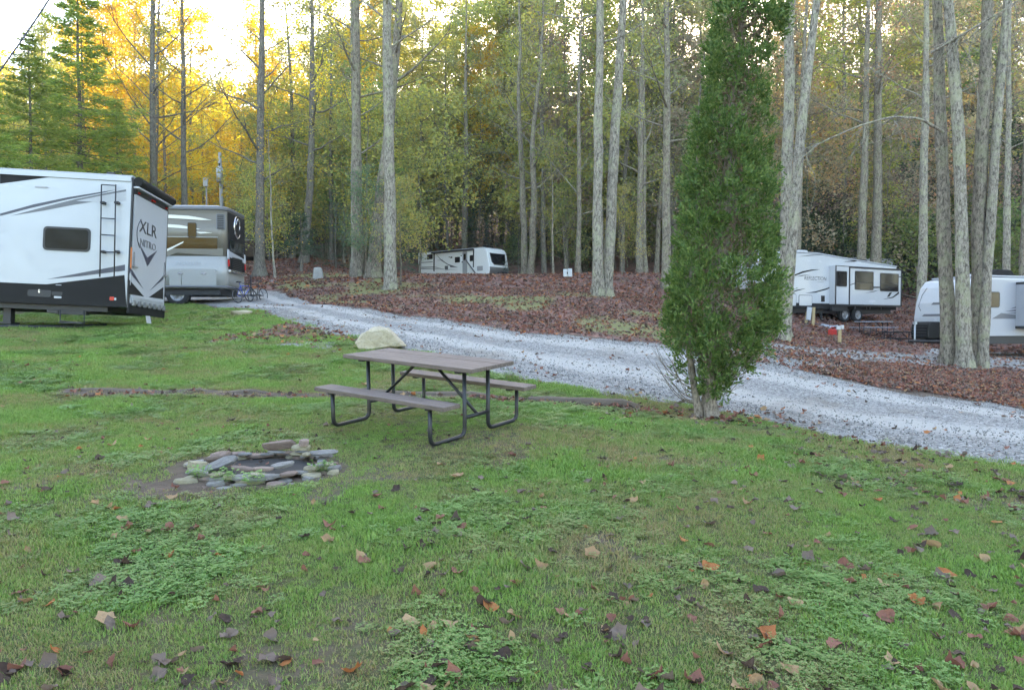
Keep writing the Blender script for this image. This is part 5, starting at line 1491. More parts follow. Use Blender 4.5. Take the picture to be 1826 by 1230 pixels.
    for c, dd in zip(C, D):
        R_ = g.uniform(.07, .13)
        for f in range(g.integers(3, 5)):
            a = dd + g.normal(size=3) * .55; a /= np.linalg.norm(a)
            nrm = np.cross(a, g.normal(size=3)); nrm /= np.linalg.norm(nrm); side = np.cross(nrm, a)
            o = c + g.normal(size=3) * R_ * .4 - a * R_ * .3
            m = 11
            t = g.random(m) ** .8; w_ = g.uniform(-1, 1, m) * (1 - t * .75) * .6
            P0 = o + a * (R_ * 1.5 * t)[:, None] + side * (R_ * w_)[:, None] + nrm * (g.normal(size=(m, 1)) * .008)
            dr = a[None] * .8 + side[None] * (w_ * 1.6)[:, None] + g.normal(size=(m, 3)) * .18
            dr /= np.linalg.norm(dr, axis=1)[:, None]
            pr = np.cross(dr, nrm[None] + g.normal(size=(m, 3)) * .5); pr /= np.linalg.norm(pr, axis=1)[:, None] + 1e-9
            l = g.uniform(.03, .06, (m, 1)); ww = g.uniform(.008, .014, (m, 1))
            V = np.stack([P0 - dr * l * .5, P0 + pr * ww - dr * l * .05, P0 + dr * l * .6, P0 - pr * ww - dr * l * .05], 1).reshape(-1, 3)
            Vs.append(V)
    V = np.vstack(Vs); F = np.arange(len(V)).reshape(-1, 4)
    link('trunk', tr.mesh('trunk'), B_CEDAR, r); link('branches', br.mesh('branches'), B_CEDAR, r)
    o = link('crown', np_mesh('crown', V, F), None, r)
    o.data.materials.append(leaf_mat('scale_foliage', (.06, .115, .033), (.11, .175, .045), (.20, .25, .075), .32, .55, 1.15))
    # dead brown sprays inside
    m = 5200; zz = hz[1] + (H - hz[1]) * g.random(m); az = g.uniform(0, 2 * np.pi, m); q = reach(zz) * np.sqrt(g.random(m)) * .8
    Cd = np.stack([axis(zz) + q * np.cos(az), q * np.sin(az), zz], 1)
    V, F = leaf_quads(Cd, .10, .016, g, 0.0); o = link('dead_sprays', np_mesh('dead_sprays', V, F), leaf_mat('dead_sprays', (.12, .08, .05), (.2, .14, .09), (.26, .2, .13), .2), r)
    return r
arborvitae()

# ---- wood behind: every tree its own object, meshes shared between alike ones ------------
def protos(n, f): return [f(i) for i in range(n)]
P_TALL = protos(6, lambda i: tree_geo(40 + i, 22, .2, (random.uniform(-.02, .02), 0), (random.uniform(-.4, .4), 0), .14, 30, 3.9, 9500, .23, 5, .7, .36, 0, True, 7, .5))
P_SPARSE = protos(3, lambda i: tree_geo(60 + i, 23, .2, (random.uniform(-.02, .02), 0), (random.uniform(-.3, .3), 0), .35, 26, 3.6, 1700, .18, 6, .9, .45, 0, True, 7, .6))
P_SAP = protos(4, lambda i: tree_geo(80 + i, 7.5, .05, (random.uniform(-.05, .05), 0), (0, 0), .16, 22, 2.2, 3200, .15, 4, .35, .3, .12, True, 5, .4))
P_HEM = protos(4, lambda i: conifer_geo(90 + i, 7.0, .09, .06, 2.1, .36, 6, 62, .17, .045, .22, .4))
P_PINE = protos(3, lambda i: conifer_geo(96 + i, 19.0, .22, .1, 4.6, .62, 7, 300, .32, .07, .08, .36, (random.uniform(-.01, .01), 0), .22))
P_SHRUB = protos(3, lambda i: tree_geo(110 + i, 2.6, .05, (0, 0), (0, 0), .05, 22, 1.7, 2600, .13, 4, .5, .28, 0, False, 5, .3))

rb = random.Random(5)
BUSY = [(-10.5, 2.0, 57.0, 70.0), (9.5, 25.0, 36.0, 55.0), (15.5, 31.0, 26.0, 40.0), (-22.5, -9.4, 26.0, 33.5), (-21.0, -9.0, 16.0, 23.0), (-30, -21, 71, 80)]
def free(x, y, m=.6):
    return not any(a - m < x < b_ + m and c - m < y < d_ + m for a, b_, c, d_ in BUSY) and (y > Fr(np.array([x]))[0] + 2.0 or x < -14)
ORD = 'first second third fourth fifth sixth seventh eighth ninth tenth eleventh twelfth thirteenth fourteenth fifteenth sixteenth seventeenth eighteenth nineteenth twentieth twenty-first twenty-second twenty-third twenty-fourth twenty-fifth twenty-sixth twenty-seventh twenty-eighth twenty-ninth thirtieth thirty-first thirty-second thirty-third thirty-fourth thirty-fifth thirty-sixth'.split()
def wood(n, pr, dr, geos, bark, leaves, name, label, cat, group, smin, smax, tries=40, near=0):
    placed = []
    for i in range(n):
        for _ in range(tries):
            px = pr[0] + (pr[1] - pr[0]) * ((i + rb.random()) / n); d = rb.uniform(*dr)
            q = gnd(px, d)
            if free(q[0], q[1]) and all((q[0] - a) ** 2 + (q[1] - b_) ** 2 > near for a, b_ in placed): break
        else: continue
        placed.append((q[0], q[1]))
        label_ = '%s, %s from the left' % (label, ORD[len(placed) - 1])
        s = rb.uniform(smin, smax) * (.6 if 372 < px < 462 and smax > 1.2 and leaves[0] is L_GOLD else 1); lf = leaves[rb.randrange(len(leaves))]
        plant(name, label_, cat, q, geos[rb.randrange(len(geos))], bark[rb.randrange(len(bark))], lf, rb.uniform(0, 6.28), (s * rb.uniform(.85, 1.1), s * rb.uniform(.85, 1.1), s), group)
GD = [B_DARK, B_GREY]
wood(26, (120, 640), (64, 100), P_TALL, GD, [L_GOLD, L_GOLD, L_GOLD, L_YELG], 'golden_tree', 'golden-leaved tree in the sunlit left wood', 'tree', 'golden trees in the sunlit wood', .9, 1.35)
wood(6, (-120, 130), (58, 84), P_TALL, GD, [L_GOLD, L_YELG], 'yellow_tree', 'yellow-leaved tree behind the pines at the far left', 'tree', 'yellow trees behind the pines', .8, 1.05)
wood(24, (600, 960), (70, 98), P_TALL, GD, [L_YELG, L_OLIVE, L_YELG, L_GOLD], 'olive_tree', 'olive tree behind the small white travel trailer', 'tree', 'olive trees behind the travel trailer', 1.0, 1.4)
wood(28, (900, 1320), (58, 100), P_TALL + P_TALL + P_SPARSE, GD, [L_OLIVE, L_YELG, L_OLIVE, L_RUST], 'autumn_tree', 'thin-leaved tree behind the pale pair of trunks', 'tree', 'autumn trees behind the pale pair', 1.0, 1.45)
wood(34, (1300, 1900), (58, 100), P_TALL + P_SPARSE + P_SPARSE, [B_GREY], [L_ORANGE, L_YELG, L_OLIVE, L_RUST, L_GREEN], 'rusty_tree', 'rusty tree on the slope above the fifth wheel', 'tree', 'rusty trees on the right slope', 1.0, 1.4)
wood(7, (1420, 1800), (52, 58), P_SAP, [B_GREY], [L_ORANGE, L_ORANGE, L_RUST, L_YELG], 'orange_sapling', 'small orange-leaved tree above the fifth wheel roof', 'tree', 'orange saplings above the fifth wheel', 1.2, 1.9)
wood(20, (440, 760), (52, 76), P_SAP, GD, [L_YELG, L_GREEN, L_BLUEG, L_YELG], 'understory_tree', 'small yellow-green tree left of the travel trailer', 'tree', 'small trees left of the travel trailer', 1.0, 1.9)
wood(26, (770, 1230), (62, 86), P_SAP, GD, [L_GREEN, L_YELG, L_YELG, L_BLUEG], 'green_understory_tree', 'small green tree between travel trailer and narrow evergreen', 'tree', 'small green trees in the middle of the wood', 1.0, 2.2)
wood(12, (1380, 1880), (56, 66), P_SAP + P_HEM, GD, [L_DARK, L_DARK, L_HEML], 'dark_understory_tree', 'dark green small tree behind the right trailers', 'tree', 'dark small trees behind the right trailers', .9, 1.5)
wood(22, (1380, 1900), (50, 62), P_SHRUB, GD, [L_DARK, L_DARK, L_GREEN], 'dark_shrub', 'dark evergreen shrub behind the right trailers', 'shrub', 'dark shrubs behind the right trailers', 1.1, 1.9)
wood(9, (560, 900), (69, 78), P_HEM, GD, [L_HEML], 'hemlock', 'dark young hemlock behind the small white travel trailer', 'tree', 'young hemlocks behind the travel trailer', .8, 1.25)
wood(8, (900, 1200), (66, 76), P_SHRUB, GD, [L_DARK, L_GREEN, L_DARK], 'wood_edge_shrub', 'dark shrub behind the pale pair of trunks', 'shrub', 'shrubs behind the pale pair', .9, 1.6)
for px, d, s, lab in ((600, 50, .8, 'small dark conifer left of the trunk clump'), (707, 47, .85, 'dark conifer behind the pale roadside trunk'), (738, 71, 1.0, 'dark conifer at the left end of the travel trailer'), (505, 60, 1.0, 'dark conifer beside the cabin'), (925, 62, .8, 'dark conifer right of the travel trailer')):
    plant('conifer', lab, 'tree', gnd(px, d), P_HEM[int(px) % 4], B_DARK, L_HEML, px, (s, s, s))
plant('small_pine', 'bushy little pine with a bare foot on the bank', 'tree', gnd(538, 47), conifer_geo(201, 3.9, .13, .3, 1.35, .28, 6, 90, .2, .04, -.1, .5), B_DARK, L_HEML)
for px, d, s, lab in ((-30, 33, .66, 'broad green pine at the far left above the trailer roof'), (62, 37, .72, 'bushy green pine above the trailer roof, second from the left edge'), (150, 43, .98, 'tall layered pine with open branches behind the trailer'), (215, 47, .62, 'short green pine right of the tall layered one')):
    plant('pine', lab, 'tree', gnd(px, d), P_PINE[abs(int(px)) % 3], B_DARK, L_PINE, px * .7, (s * 1.05, s * 1.05, s))
for px, d, s, lf, lab in ((655, 36.6, .62, L_BLUEG, 'leafy green sapling at the foot of the trunk clump'), (716, 34.5, .6, L_YELG, 'yellow-green sapling spreading right of the pale roadside trunk'), (1110, 44, .62, L_YELG, 'yellow-leaved sapling right of the pale pair'), (1010, 52, .8, L_GREEN, 'leafy sapling left of the pale pair'), (470, 47, .8, L_YELG, 'yellow-green sapling around the dark trunk right of the motorhome')):
    plant('sapling', lab, 'tree', gnd(px, d), P_SAP[int(px) % 4], B_GREY, lf, px, (s, s, s * 1.1))
# ------------------------------------------------------------------ uncountable cover (geometry-node scatters)
def proto_coll(name, meshes_mats):
    c = bpy.data.collections.new(name)
    for i, (me, m) in enumerate(meshes_mats):
        o = bpy.data.objects.new('%s_%02d' % (name, i), me)
        if m is not None and not me.materials:
            for k in (m if isinstance(m, (list, tuple)) else [m]): me.materials.append(k)
        c.objects.link(o)
    return c

def scatter(name, pts, rot, scl, idx, coll, label, tint=None):
    n = len(pts)
    me = bpy.data.meshes.new(name)
    me.vertices.add(n); me.vertices.foreach_set('co', np.ascontiguousarray(pts, np.float32).ravel())
    me.attributes.new('rot', 'FLOAT_VECTOR', 'POINT').data.foreach_set('vector', np.ascontiguousarray(rot, np.float32).ravel())
    me.attributes.new('scl', 'FLOAT', 'POINT').data.foreach_set('value', np.ascontiguousarray(scl, np.float32))
    me.attributes.new('pick', 'INT', 'POINT').data.foreach_set('value', np.ascontiguousarray(idx, np.int32))
    me.attributes.new('tint', 'FLOAT', 'POINT').data.foreach_set('value', np.ascontiguousarray(tint if tint is not None else np.zeros(n), np.float32))
    o = link(name, me, None)
    ng = bpy.data.node_groups.new(name, 'GeometryNodeTree')
    ng.interface.new_socket('Geometry', in_out='INPUT', socket_type='NodeSocketGeometry')
    ng.interface.new_socket('Geometry', in_out='OUTPUT', socket_type='NodeSocketGeometry')
    N, L = ng.nodes, ng.links
    gi, go = N.new('NodeGroupInput'), N.new('NodeGroupOutput')
    iop = N.new('GeometryNodeInstanceOnPoints')
    ci = N.new('GeometryNodeCollectionInfo'); ci.inputs['Collection'].default_value = coll; ci.inputs['Separate Children'].default_value = True; ci.inputs['Reset Children'].default_value = True
    def named(nm, ty):
        a = N.new('GeometryNodeInputNamedAttribute'); a.data_type = ty; a.inputs['Name'].default_value = nm
        return a.outputs['Attribute']
    L.new(gi.outputs[0], iop.inputs['Points']); L.new(ci.outputs[0], iop.inputs['Instance'])
    iop.inputs['Pick Instance'].default_value = True
    L.new(named('pick', 'INT'), iop.inputs['Instance Index'])
    e2r = N.new('FunctionNodeEulerToRotation'); L.new(named('rot', 'FLOAT_VECTOR'), e2r.inputs[0]); L.new(e2r.outputs[0], iop.inputs['Rotation'])
    L.new(named('scl', 'FLOAT'), iop.inputs['Scale'])
    L.new(iop.outputs[0], go.inputs[0])
    md = o.modifiers.new('scatter', 'NODES'); md.node_group = ng
    tag(o, label, kind='stuff')
    return o

def in_view(x, y, m=60):
    px = PW / 2 + F_PX * x / np.maximum(y, .1)
    return (px > -m) & (px < PW + m)

# ---- grass -------------------------------------------------------------------
def tuft(seed, n, rad, h, wd, spread=.5):
    g = np.random.default_rng(seed); V, F = [], []
    for i in range(n):
        a, q = g.uniform(0, 6.28), rad * math.sqrt(g.random())
        b = np.array([q * math.cos(a), q * math.sin(a), -.006])
        d = g.uniform(0, 6.28); ln = h * g.uniform(.5, 1.25); out = np.array([math.cos(d), math.sin(d), 0]) * g.uniform(.15, 1) * spread
        sd = np.array([-math.sin(d), math.cos(d), 0]) * wd * .5 * g.uniform(.7, 1.3)
        m = b + np.array([0, 0, ln * .6]) + out * ln * .4; t = b + np.array([0, 0, ln * .85]) + out * ln * 1.15
        k = len(V); V += [b - sd, b + sd, m + sd * .8, m - sd * .8, t]; F += [(k, k + 1, k + 2, k + 3), (k + 3, k + 2, k + 4)]
    me = bpy.data.meshes.new('tuft'); me.from_pydata([tuple(v) for v in V], [], F); me.polygons.foreach_set('use_smooth', [True] * len(F)); return me
def clover(seed, n, rad):
    g = np.random.default_rng(seed); V, F = [], []
    for i in range(n):
        a, q = g.uniform(0, 6.28), rad * math.sqrt(g.random()); c = np.array([q * math.cos(a), q * math.sin(a), g.uniform(.008, .03)])
        for k in range(3):
            d = a + k * 2.09 + g.uniform(-.2, .2); r = g.uniform(.005, .0095); u = np.array([math.cos(d), math.sin(d), g.uniform(-.1, .4)]); w_ = np.array([-math.sin(d), math.cos(d), 0])
            j = len(V); V += [c, c + u * r * .9 + w_ * r * .7, c + u * r * 1.7, c + u * r * .9 - w_ * r * .7]; F.append((j, j + 1, j + 2, j + 3))
    me = bpy.data.meshes.new('clover'); me.from_pydata([tuple(v) for v in V], [], F); return me
def grass_mat(name, ca, cb, dry):
    t = NT(name)
    oi = t.node('ShaderNodeObjectInfo').outputs['Random']
    ti = t.node('ShaderNodeAttribute', attribute_name='tint', attribute_type='INSTANCER').outputs['Fac']
    isl = t.node('ShaderNodeNewGeometry').outputs['Random Per Island']
    c = t.mix(t.math('ADD', t.math('MULTIPLY', oi, .5), t.math('MULTIPLY', isl, .5)), ca, cb)
    dd = t.fr(t.math('ADD', ti, t.math('MULTIPLY', t.math('SUBTRACT', isl, .5), .7)), .3, .9)
    c = t.mix(dd, c, dry)
    d = t.pbsdf(c, .55, 0, None, .3); tl = t.node('ShaderNodeBsdfTranslucent', {'Color': t.hsv(c, .5, 1.05, 1.25)}).outputs[0]
    return t.done(t.node('ShaderNodeMixShader', {0: .28, 1: d, 2: tl}).outputs[0])
M_GRASS = grass_mat('lawn_blades', (.085, .185, .032), (.27, .42, .095), (.33, .255, .125))
M_CLOV = grass_mat('clover_leaves', (.085, .185, .04), (.22, .37, .10), (.26, .25, .10))
GRASS_C = proto_coll('grass_proto', [(tuft(1 + i, 24, .055, .027, .004, .8), M_GRASS) for i in range(4)] + [(tuft(11 + i, 28, .06, .038, .0042, .9), M_GRASS) for i in range(2)] + [(clover(21 + i, 22, .06), M_CLOV) for i in range(2)] + [(tuft(31, 18, .05, .06, .0045, .7), M_GRASS)])
g = np.random.default_rng(3)
def lawn_points(n, x0, x1, y0, y1):
    x = g.uniform(x0, x1, n); y = g.uniform(y0, y1, n)
    k = in_view(x, y, 80); x, y = x[k], y[k]
    la, li, gr, ba, mo = masks(x, y)
    keep = g.random(len(x)) < np.clip(la * (1 - .95 * np.minimum(ba, 1)) * (1 - .8 * gr) * (1 - .5 * li), 0, 1)
    inpit = ((x - PIT[0]) / .74) ** 2 + ((y - PIT[1]) / .58) ** 2 < 1
    k = keep & ~inpit
    return x[k], y[k]
X, Y, SC = [], [], []
for n, x0, x1, y0, y1, s0 in ((44000, -5, 5, 2.4, 6.2, .9), (60000, -8, 6.5, 6.2, 11, 1.15), (48000, -12, 3, 11, 17, 1.5), (30000, -16, 0, 17, 29, 1.9)):
    a, b_ = lawn_points(n, x0, x1, y0, y1); X.append(a); Y.append(b_); SC.append(np.full(len(a), s0))
X, Y, SC = map(np.concatenate, (X, Y, SC))
Z = zf(X, Y)
pn = vnoise(X, Y, 1.7, 12) * .6 + vnoise(X, Y, 5.0, 13) * .4
clv = vnoise(X, Y, 1.2, 14) * .55 + vnoise(X, Y, 4.1, 16) * .25 + g.random(len(X)) * .35 > .74
tall = vnoise(X, Y, .8, 15) > .66
pick = np.where(clv & (g.random(len(X)) < .5), 6 + g.integers(0, 2, len(X)), np.where(tall & (g.random(len(X)) < .45), g.choice([4, 5, 8], len(X), p=[.45, .45, .1]), g.integers(0, 4, len(X))))
_, _, _, ba, _ = masks(X, Y)
tint = np.clip((1 - pn) * .9 - .12 + .35 * ba + .25 * (vnoise(X, Y, .6, 17) - .5), 0, 1)
scatter('lawn_grass', np.stack([X, Y, Z], 1), np.stack([g.normal(size=len(X)) * .12, g.normal(size=len(X)) * .12, g.uniform(0, 6.28, len(X))], 1), SC * g.uniform(.7, 1.3, len(X)) * (.75 + .5 * pn) * (1 - .45 * np.exp(-(((X + .92) / 1.2) ** 2 + ((Y - 7.96) / 1.2) ** 2))), pick, GRASS_C, 'short green lawn grass with clover and thin brown patches', tint)

# ---- fallen leaves ---------------------------------------------------------------
def fallen_mesh(seed):
    r_ = random.Random(seed); n = 15; V, F = [], []
    lob = r_.choice([3, 5, 5]); curl = r_.uniform(.2, 1.5); ax = r_.uniform(0, 3.14); fold = r_.uniform(-.2, .6); crump = r_.uniform(.03, .14)
    el = r_.uniform(.6, .95)
    ring = []
    for k in range(n):
        a = 2 * math.pi * k / n
        q = .5 * (.84 + .12 * math.cos(lob * a) + .06 * r_.uniform(-1, 1)) * (1.1 if abs(a) < .3 else 1)
        ring.append((q * math.cos(a), q * math.sin(a) * el))
    def lift(x, y):
        u = x * math.cos(ax) + y * math.sin(ax); v = -x * math.sin(ax) + y * math.cos(ax)
        return curl * u * u * 1.6 + fold * abs(v) * .5 + crump * math.sin(9 * x + seed) * math.cos(7 * y + seed * 2)
    V.append((0, 0, lift(0, 0)))
    for f_ in (.55, 1.0):
        for x, y in ring: V.append((x * f_, y * f_, lift(x * f_, y * f_)))
    for k in range(n):
        j = (k + 1) % n
        F += [(0, 1 + k, 1 + j), (1 + k, 1 + n + k, 1 + n + j, 1 + j)]
    V += [(-.5, -.012, lift(-.5, 0)), (-.5, .012, lift(-.5, 0)), (-.78, .0, lift(-.5, 0) + .05)]; m = len(V); F.append((m - 3, m - 2, m - 1))
    zmin = min(v[2] for v in V)
    V = [(x, y, z - zmin) for x, y, z in V]
    me = bpy.data.meshes.new('fallen_leaf'); me.from_pydata(V, [], F); me.polygons.foreach_set('use_smooth', [True] * len(F)); return me
def dead_mat(name, c0, c1):
    t = NT(name)
    oi = t.node('ShaderNodeObjectInfo').outputs['Random']
    n = t.noise(6, 4, .7); v = t.noise(22, 3, .6)
    c = t.mix(t.math('ADD', t.math('MULTIPLY', oi, .7), t.math('MULTIPLY', n, .3)), c0, c1)
    c = t.mix(t.math('MULTIPLY', t.fr(v, .55, .7), .45), c, tuple(x * .5 for x in c0))
    d = t.pbsdf(c, .75, 0, t.bump(n, .4, .02), .15)
    tl = t.node('ShaderNodeBsdfTranslucent', {'Color': c}).outputs[0]
    return t.done(t.node('ShaderNodeMixShader', {0: .2, 1: d, 2: tl}).outputs[0])
KINDS_ = [('dark purple-brown', dead_mat('dark_dead_leaf', (.05, .034, .028), (.105, .07, .055))),
          ('grey-brown', dead_mat('grey_dead_leaf', (.15, .11, .09), (.27, .20, .165))),
          ('brown', dead_mat('brown_dead_leaf', (.19, .08, .06), (.33, .155, .11))),
          ('tan', dead_mat('tan_dead_leaf', (.32, .19, .10), (.46, .31, .18))),
          ('rusty orange', dead_mat('orange_dead_leaf', (.36, .12, .045), (.50, .22, .09)))]
LEAF_ME = []
for k, (nm, m) in enumerate(KINDS_):
    vs = []
    for j in range(5):
        me = fallen_mesh(10 * k + j + 1); me.materials.append(m); vs.append(me)
    LEAF_ME.append(vs)
gl = np.random.default_rng(19)
def leaf_spots(n):
    out = []
    while len(out) < n:
        px, py = gl.uniform(-20, 1850), 620 + 640 * gl.random() ** .85
        w_ = .22 + .5 * _sm(1150, 1500, px) * _sm(1060, 850, py) + .14 * _sm(800, 1000, py) + .25 * np.exp(-((py - 725) / 28) ** 2) * _sm(800, 960, px)
        if gl.random() > w_: continue
        q = hit(px, py)
        if Nr(np.array([q[0]]))[0] - q[1] < -.1: continue
        if ((q[0] - PIT[0]) / .8) ** 2 + ((q[1] - PIT[1]) / .62) ** 2 < 1: continue
        out.append(q)
    return out
spots = leaf_spots(470)
special = [((1365, 1135), 4, .15, 'large rusty orange leaf lying in the grass at the lower right'), ((1415, 1078), 3, .10, 'tan leaf above the large rusty orange one at the lower right'), ((1690, 1025), 4, .12, 'rusty orange leaf near the right edge of the lawn'),
           ((630, 1200), 4, .10, 'rusty orange leaf at the very bottom left of centre'), ((645, 998), 3, .11, 'pale tan leaf low in the middle of the lawn'), ((768, 1013), 3, .09, 'small tan leaf right of the pale tan one in mid lawn'), ((966, 1013), 3, .10, 'curled tan leaf in the middle of the lower lawn'),
           ((1290, 1168), 3, .12, 'broad tan leaf below the large rusty orange one'), ((1815, 1133), 3, .12, 'yellow tan leaf cut by the right edge of the lawn'), ((188, 1110), 3, .11, 'tan leaf alone at the lower left of the lawn'), ((1660, 975), 3, .13, 'long tan leaf right of centre on the lower lawn'), ((140, 803), 4, .08, 'orange leaf left of the fire ring')]
spots.sort(key=lambda q: q[1])
def place_leaf(q, kind, s, label, group):
    o = bpy.data.objects.new('fallen_leaf', LEAF_ME[kind][gl.integers(0, 5)]); col.objects.link(o)
    o.location = (q[0], q[1], q[2] + .010); o.rotation_euler = (gl.normal() * .4, gl.normal() * .4, gl.uniform(0, 6.28)); o.scale = (s, s, s)
    tag(o, label, 'leaf', group)
for (pxy, kind, s, lab) in special: place_leaf(hit(*pxy), kind, s, lab, 'fallen leaves on the lawn')
rest, pend = [], []
for i, q in enumerate(spots):
    kind = int(gl.choice(5, p=[.28, .28, .25, .12, .07])); s = gl.uniform(.045, .11)
    if i < 288:
        px = PW / 2 + F_PX * q[0] / q[1]; py = 580 + F_PX * (EYE - q[2]) / q[1]
        side = 'left of the fire ring' if px < 320 and py < 900 else 'below the fire ring' if px < 640 and py < 1010 else 'at the lower left of the lawn' if px < 640 else \
            'around the picnic table' if px < 980 and py < 840 else 'in the middle of the lower lawn' if px < 1180 and py > 930 else 'in mid lawn below the picnic table' if px < 1180 else \
            'on the lawn below the narrow evergreen' if py < 930 else 'at the lower right of the lawn'
        size = 'large' if s > .08 else 'small'
        pend.append((px, q, kind, s, '%s %s fallen leaf %s' % (size, KINDS_[kind][0], side), 'fallen leaves on the lawn, %s' % side))
    else: rest.append((q, kind, s))
cnt = {}
for e in pend: cnt[e[4]] = cnt.get(e[4], 0) + 1
seen = {}
for e in sorted(pend, key=lambda e: e[0]):
    k = seen[e[4]] = seen.get(e[4], 0) + 1
    place_leaf(e[1], e[2], e[3], e[4] if cnt[e[4]] == 1 else '%s, %s from the left' % (e[4], ORD[k - 1]), e[5])
LITTER_C = proto_coll('litter_proto', [(me, None) for vs in LEAF_ME for me in vs])
g = np.random.default_rng(23)
X, Y, S_, K = [q[0] for q, _, _ in rest], [q[1] for q, _, _ in rest], [s for _, _, s in rest], [k for _, k, _ in rest]
def litter(n, x0, x1, y0, y1, dens, sc, pk):
    x = g.uniform(x0, x1, n); y = g.uniform(y0, y1, n); k = in_view(x, y, 60); x, y = x[k], y[k]
    k = g.random(len(x)) < dens(x, y); x, y = x[k], y[k]
    X.extend(x); Y.extend(y); S_.extend(sc * g.uniform(.7, 1.4, len(x))); K.extend(g.choice(5, len(x), p=pk))
def d_lit(x, y): return np.clip(masks(x, y)[1], 0, 1) * (.55 + .45 * (vnoise(x, y, .7, 31) > .45)) * (1 - .6 * masks(x, y)[4])
def d_edge(x, y): return np.clip(np.exp(-((y - Nr(x)) / .55) ** 2) + .8 * np.exp(-((y - Fr(x)) / .8) ** 2), 0, 1) * (vnoise(x, y, 1.5, 33) > .4)
def d_road(x, y): return .5 * ((y > Nr(x)) & (y < Fr(x))) * (vnoise(x, y, 1.1, 34) > .5)
def d_tree(x, y): return np.exp(-(((x - 2.75) / 1.0) ** 2 + ((y - 9.8) / .7) ** 2))
def d_log(x, y): return np.exp(-((y - LOGY + .2) / .16) ** 2) * ((x > -6.4) & (x < 2)) * (.25 + .75 * ((x > -.6) & (x < 2)))
P1 = [.20, .27, .37, .07, .09]
litter(24000, 4, 12, 11, 20, d_lit, .085, P1)
litter(64000, -16, 26, 16, 34, d_lit, .10, P1)
litter(60000, -30, 34, 34, 66, d_lit, .16, [.15, .24, .44, .05, .12])
litter(5000, -14, 10, 6, 32, d_edge, .085, P1)
litter(3600, -10, 9, 7, 30, d_road, .075, P1)
litter(700, 1, 5, 8.6, 11.2, d_tree, .085, P1)
litter(900, 1.5, 6, 5.5, 9.5, lambda x, y: (vnoise(x, y, 1.1, 36) > .45) * .45 * _sm(1.5, 3, x) * (Nr(x) - y > 0), .075, [.34, .3, .26, .05, .05])
litter(1500, -6.6, 2.2, 9.7, 10.5, d_log, .08, P1)
litter(900, -9, 0, 11, 20, lambda x, y: in_poly(x, y, PATCH) * .8, .085, P1)
litter(2600, -5, 5, 2.6, 9.5, lambda x, y: np.clip(masks(x, y)[0], 0, 1) * (.2 + .8 * (vnoise(x, y, 1.3, 38) > .5)) * .5, .04, [.45, .25, .25, .03, .02])
litter(700, -13, 5, 10, 27, lambda x, y: np.clip(masks(x, y)[0], 0, 1) * .5, .09, P1)
X, Y, S_, K = map(np.array, (X, Y, S_, K))
on_road = (Y > Nr(X) + .1) & (Y < Fr(X) - .1)
Z = zf(X, Y) + np.where(on_road, .035, .012) + .01 * g.random(len(X))
scatter('leaf_litter', np.stack([X, Y, Z], 1), np.stack([g.normal(size=len(X)) * .28, g.normal(size=len(X)) * .28, g.uniform(0, 6.28, len(X))], 1), S_, K * 5 + g.integers(0, 5, len(X)), LITTER_C, 'brown and rust leaf litter covering the bank, road edges and forest floor')

# ---- loose gravel ----------------------------------------------------------------
M_PEB = stone_mat('road_stone', (.16, .155, .148), (.34, .33, .315), (.25, .235, .21))
PEB_C = proto_coll('pebble_proto', [(rock_mesh(700 + i, 1, .8, .6, 12), M_PEB) for i in range(5)])
n = 60000
x = g.uniform(-9, 9.5, n); y = g.uniform(6, 24, n); k = in_view(x, y, 40); x, y = x[k], y[k]
gr = masks(x, y)[2] + .35 * np.exp(-((y - Nr(x) + .15) / .35) ** 2)
k = g.random(len(x)) < np.clip(gr, 0, 1) * np.clip(1.25 - y / 26, .2, 1) * .85; x, y = x[k], y[k]
on = (y > Nr(x) + .1) & (y < Fr(x) - .1)
scatter('loose_gravel', np.stack([x, y, zf(x, y) + np.where(on, .034, .004)], 1), np.stack([g.uniform(0, 6, len(x)), g.uniform(0, 6, len(x)), g.uniform(0, 6, len(x))], 1), .006 + .014 * g.random(len(x)) ** 2.2 + .0004 * y, g.integers(0, 5, len(x)), PEB_C, 'loose grey gravel stones on the road and its verges')

# ---- weeds by the fire ring and on the mound -------------------------------------------
def weed(seed, n, rad, h, ls, m, label, loc, group):
    gg = np.random.default_rng(seed); V, F = [], []
    for i in range(n):
        a, q = gg.uniform(0, 6.28), rad * math.sqrt(gg.random()); c = np.array([q * math.cos(a), q * math.sin(a) * .6, h * gg.uniform(.3, 1)])
        d = gg.uniform(0, 6.28); u = np.array([math.cos(d), math.sin(d), gg.uniform(-.3, .5)]) * ls * gg.uniform(.6, 1.2); w_ = np.array([-math.sin(d), math.cos(d), gg.uniform(-.2, .2)]) * ls * .5
        k = len(V); V += [c, c + u * .35 + w_ * .9, c + u * .8 + w_ * .6, c + u * 1.1, c + u * .8 - w_ * .6, c + u * .35 - w_ * .9]; F.append((k, k + 1, k + 2, k + 3, k + 4, k + 5))
        V += [c + [.001, 0, 0], c - [.001, 0, 0], [c[0] * .5, c[1] * .5, -.01]]; F.append((k + 6, k + 7, k + 8))
    me = bpy.data.meshes.new('weed'); me.from_pydata([tuple(v) for v in V], [], F)
    o = link('weed', me, m); o.location = loc; tag(o, label, 'plant', group)
gg_ = lambda dx, dy, dz=0.02: (PIT[0] + dx, PIT[1] + dy, zs(PIT[0] + dx, PIT[1] + dy) + dz)
for k, (dx, dy, lab) in enumerate(((-.12, -.47, 'round-leaved green weed at the front of the fire ring'), (.12, -.52, 'smaller green weed right of the round-leaved one at the fire ring'), (-.35, -.4, 'dark green weed under the slanting stone of the fire ring'), (.56, -.16, 'green weed at the right end of the fire ring'))):
    weed(40 + k, 46, .11, .10, .032, M_CLOV, lab, gg_(dx, dy), 'weeds in the fire ring')

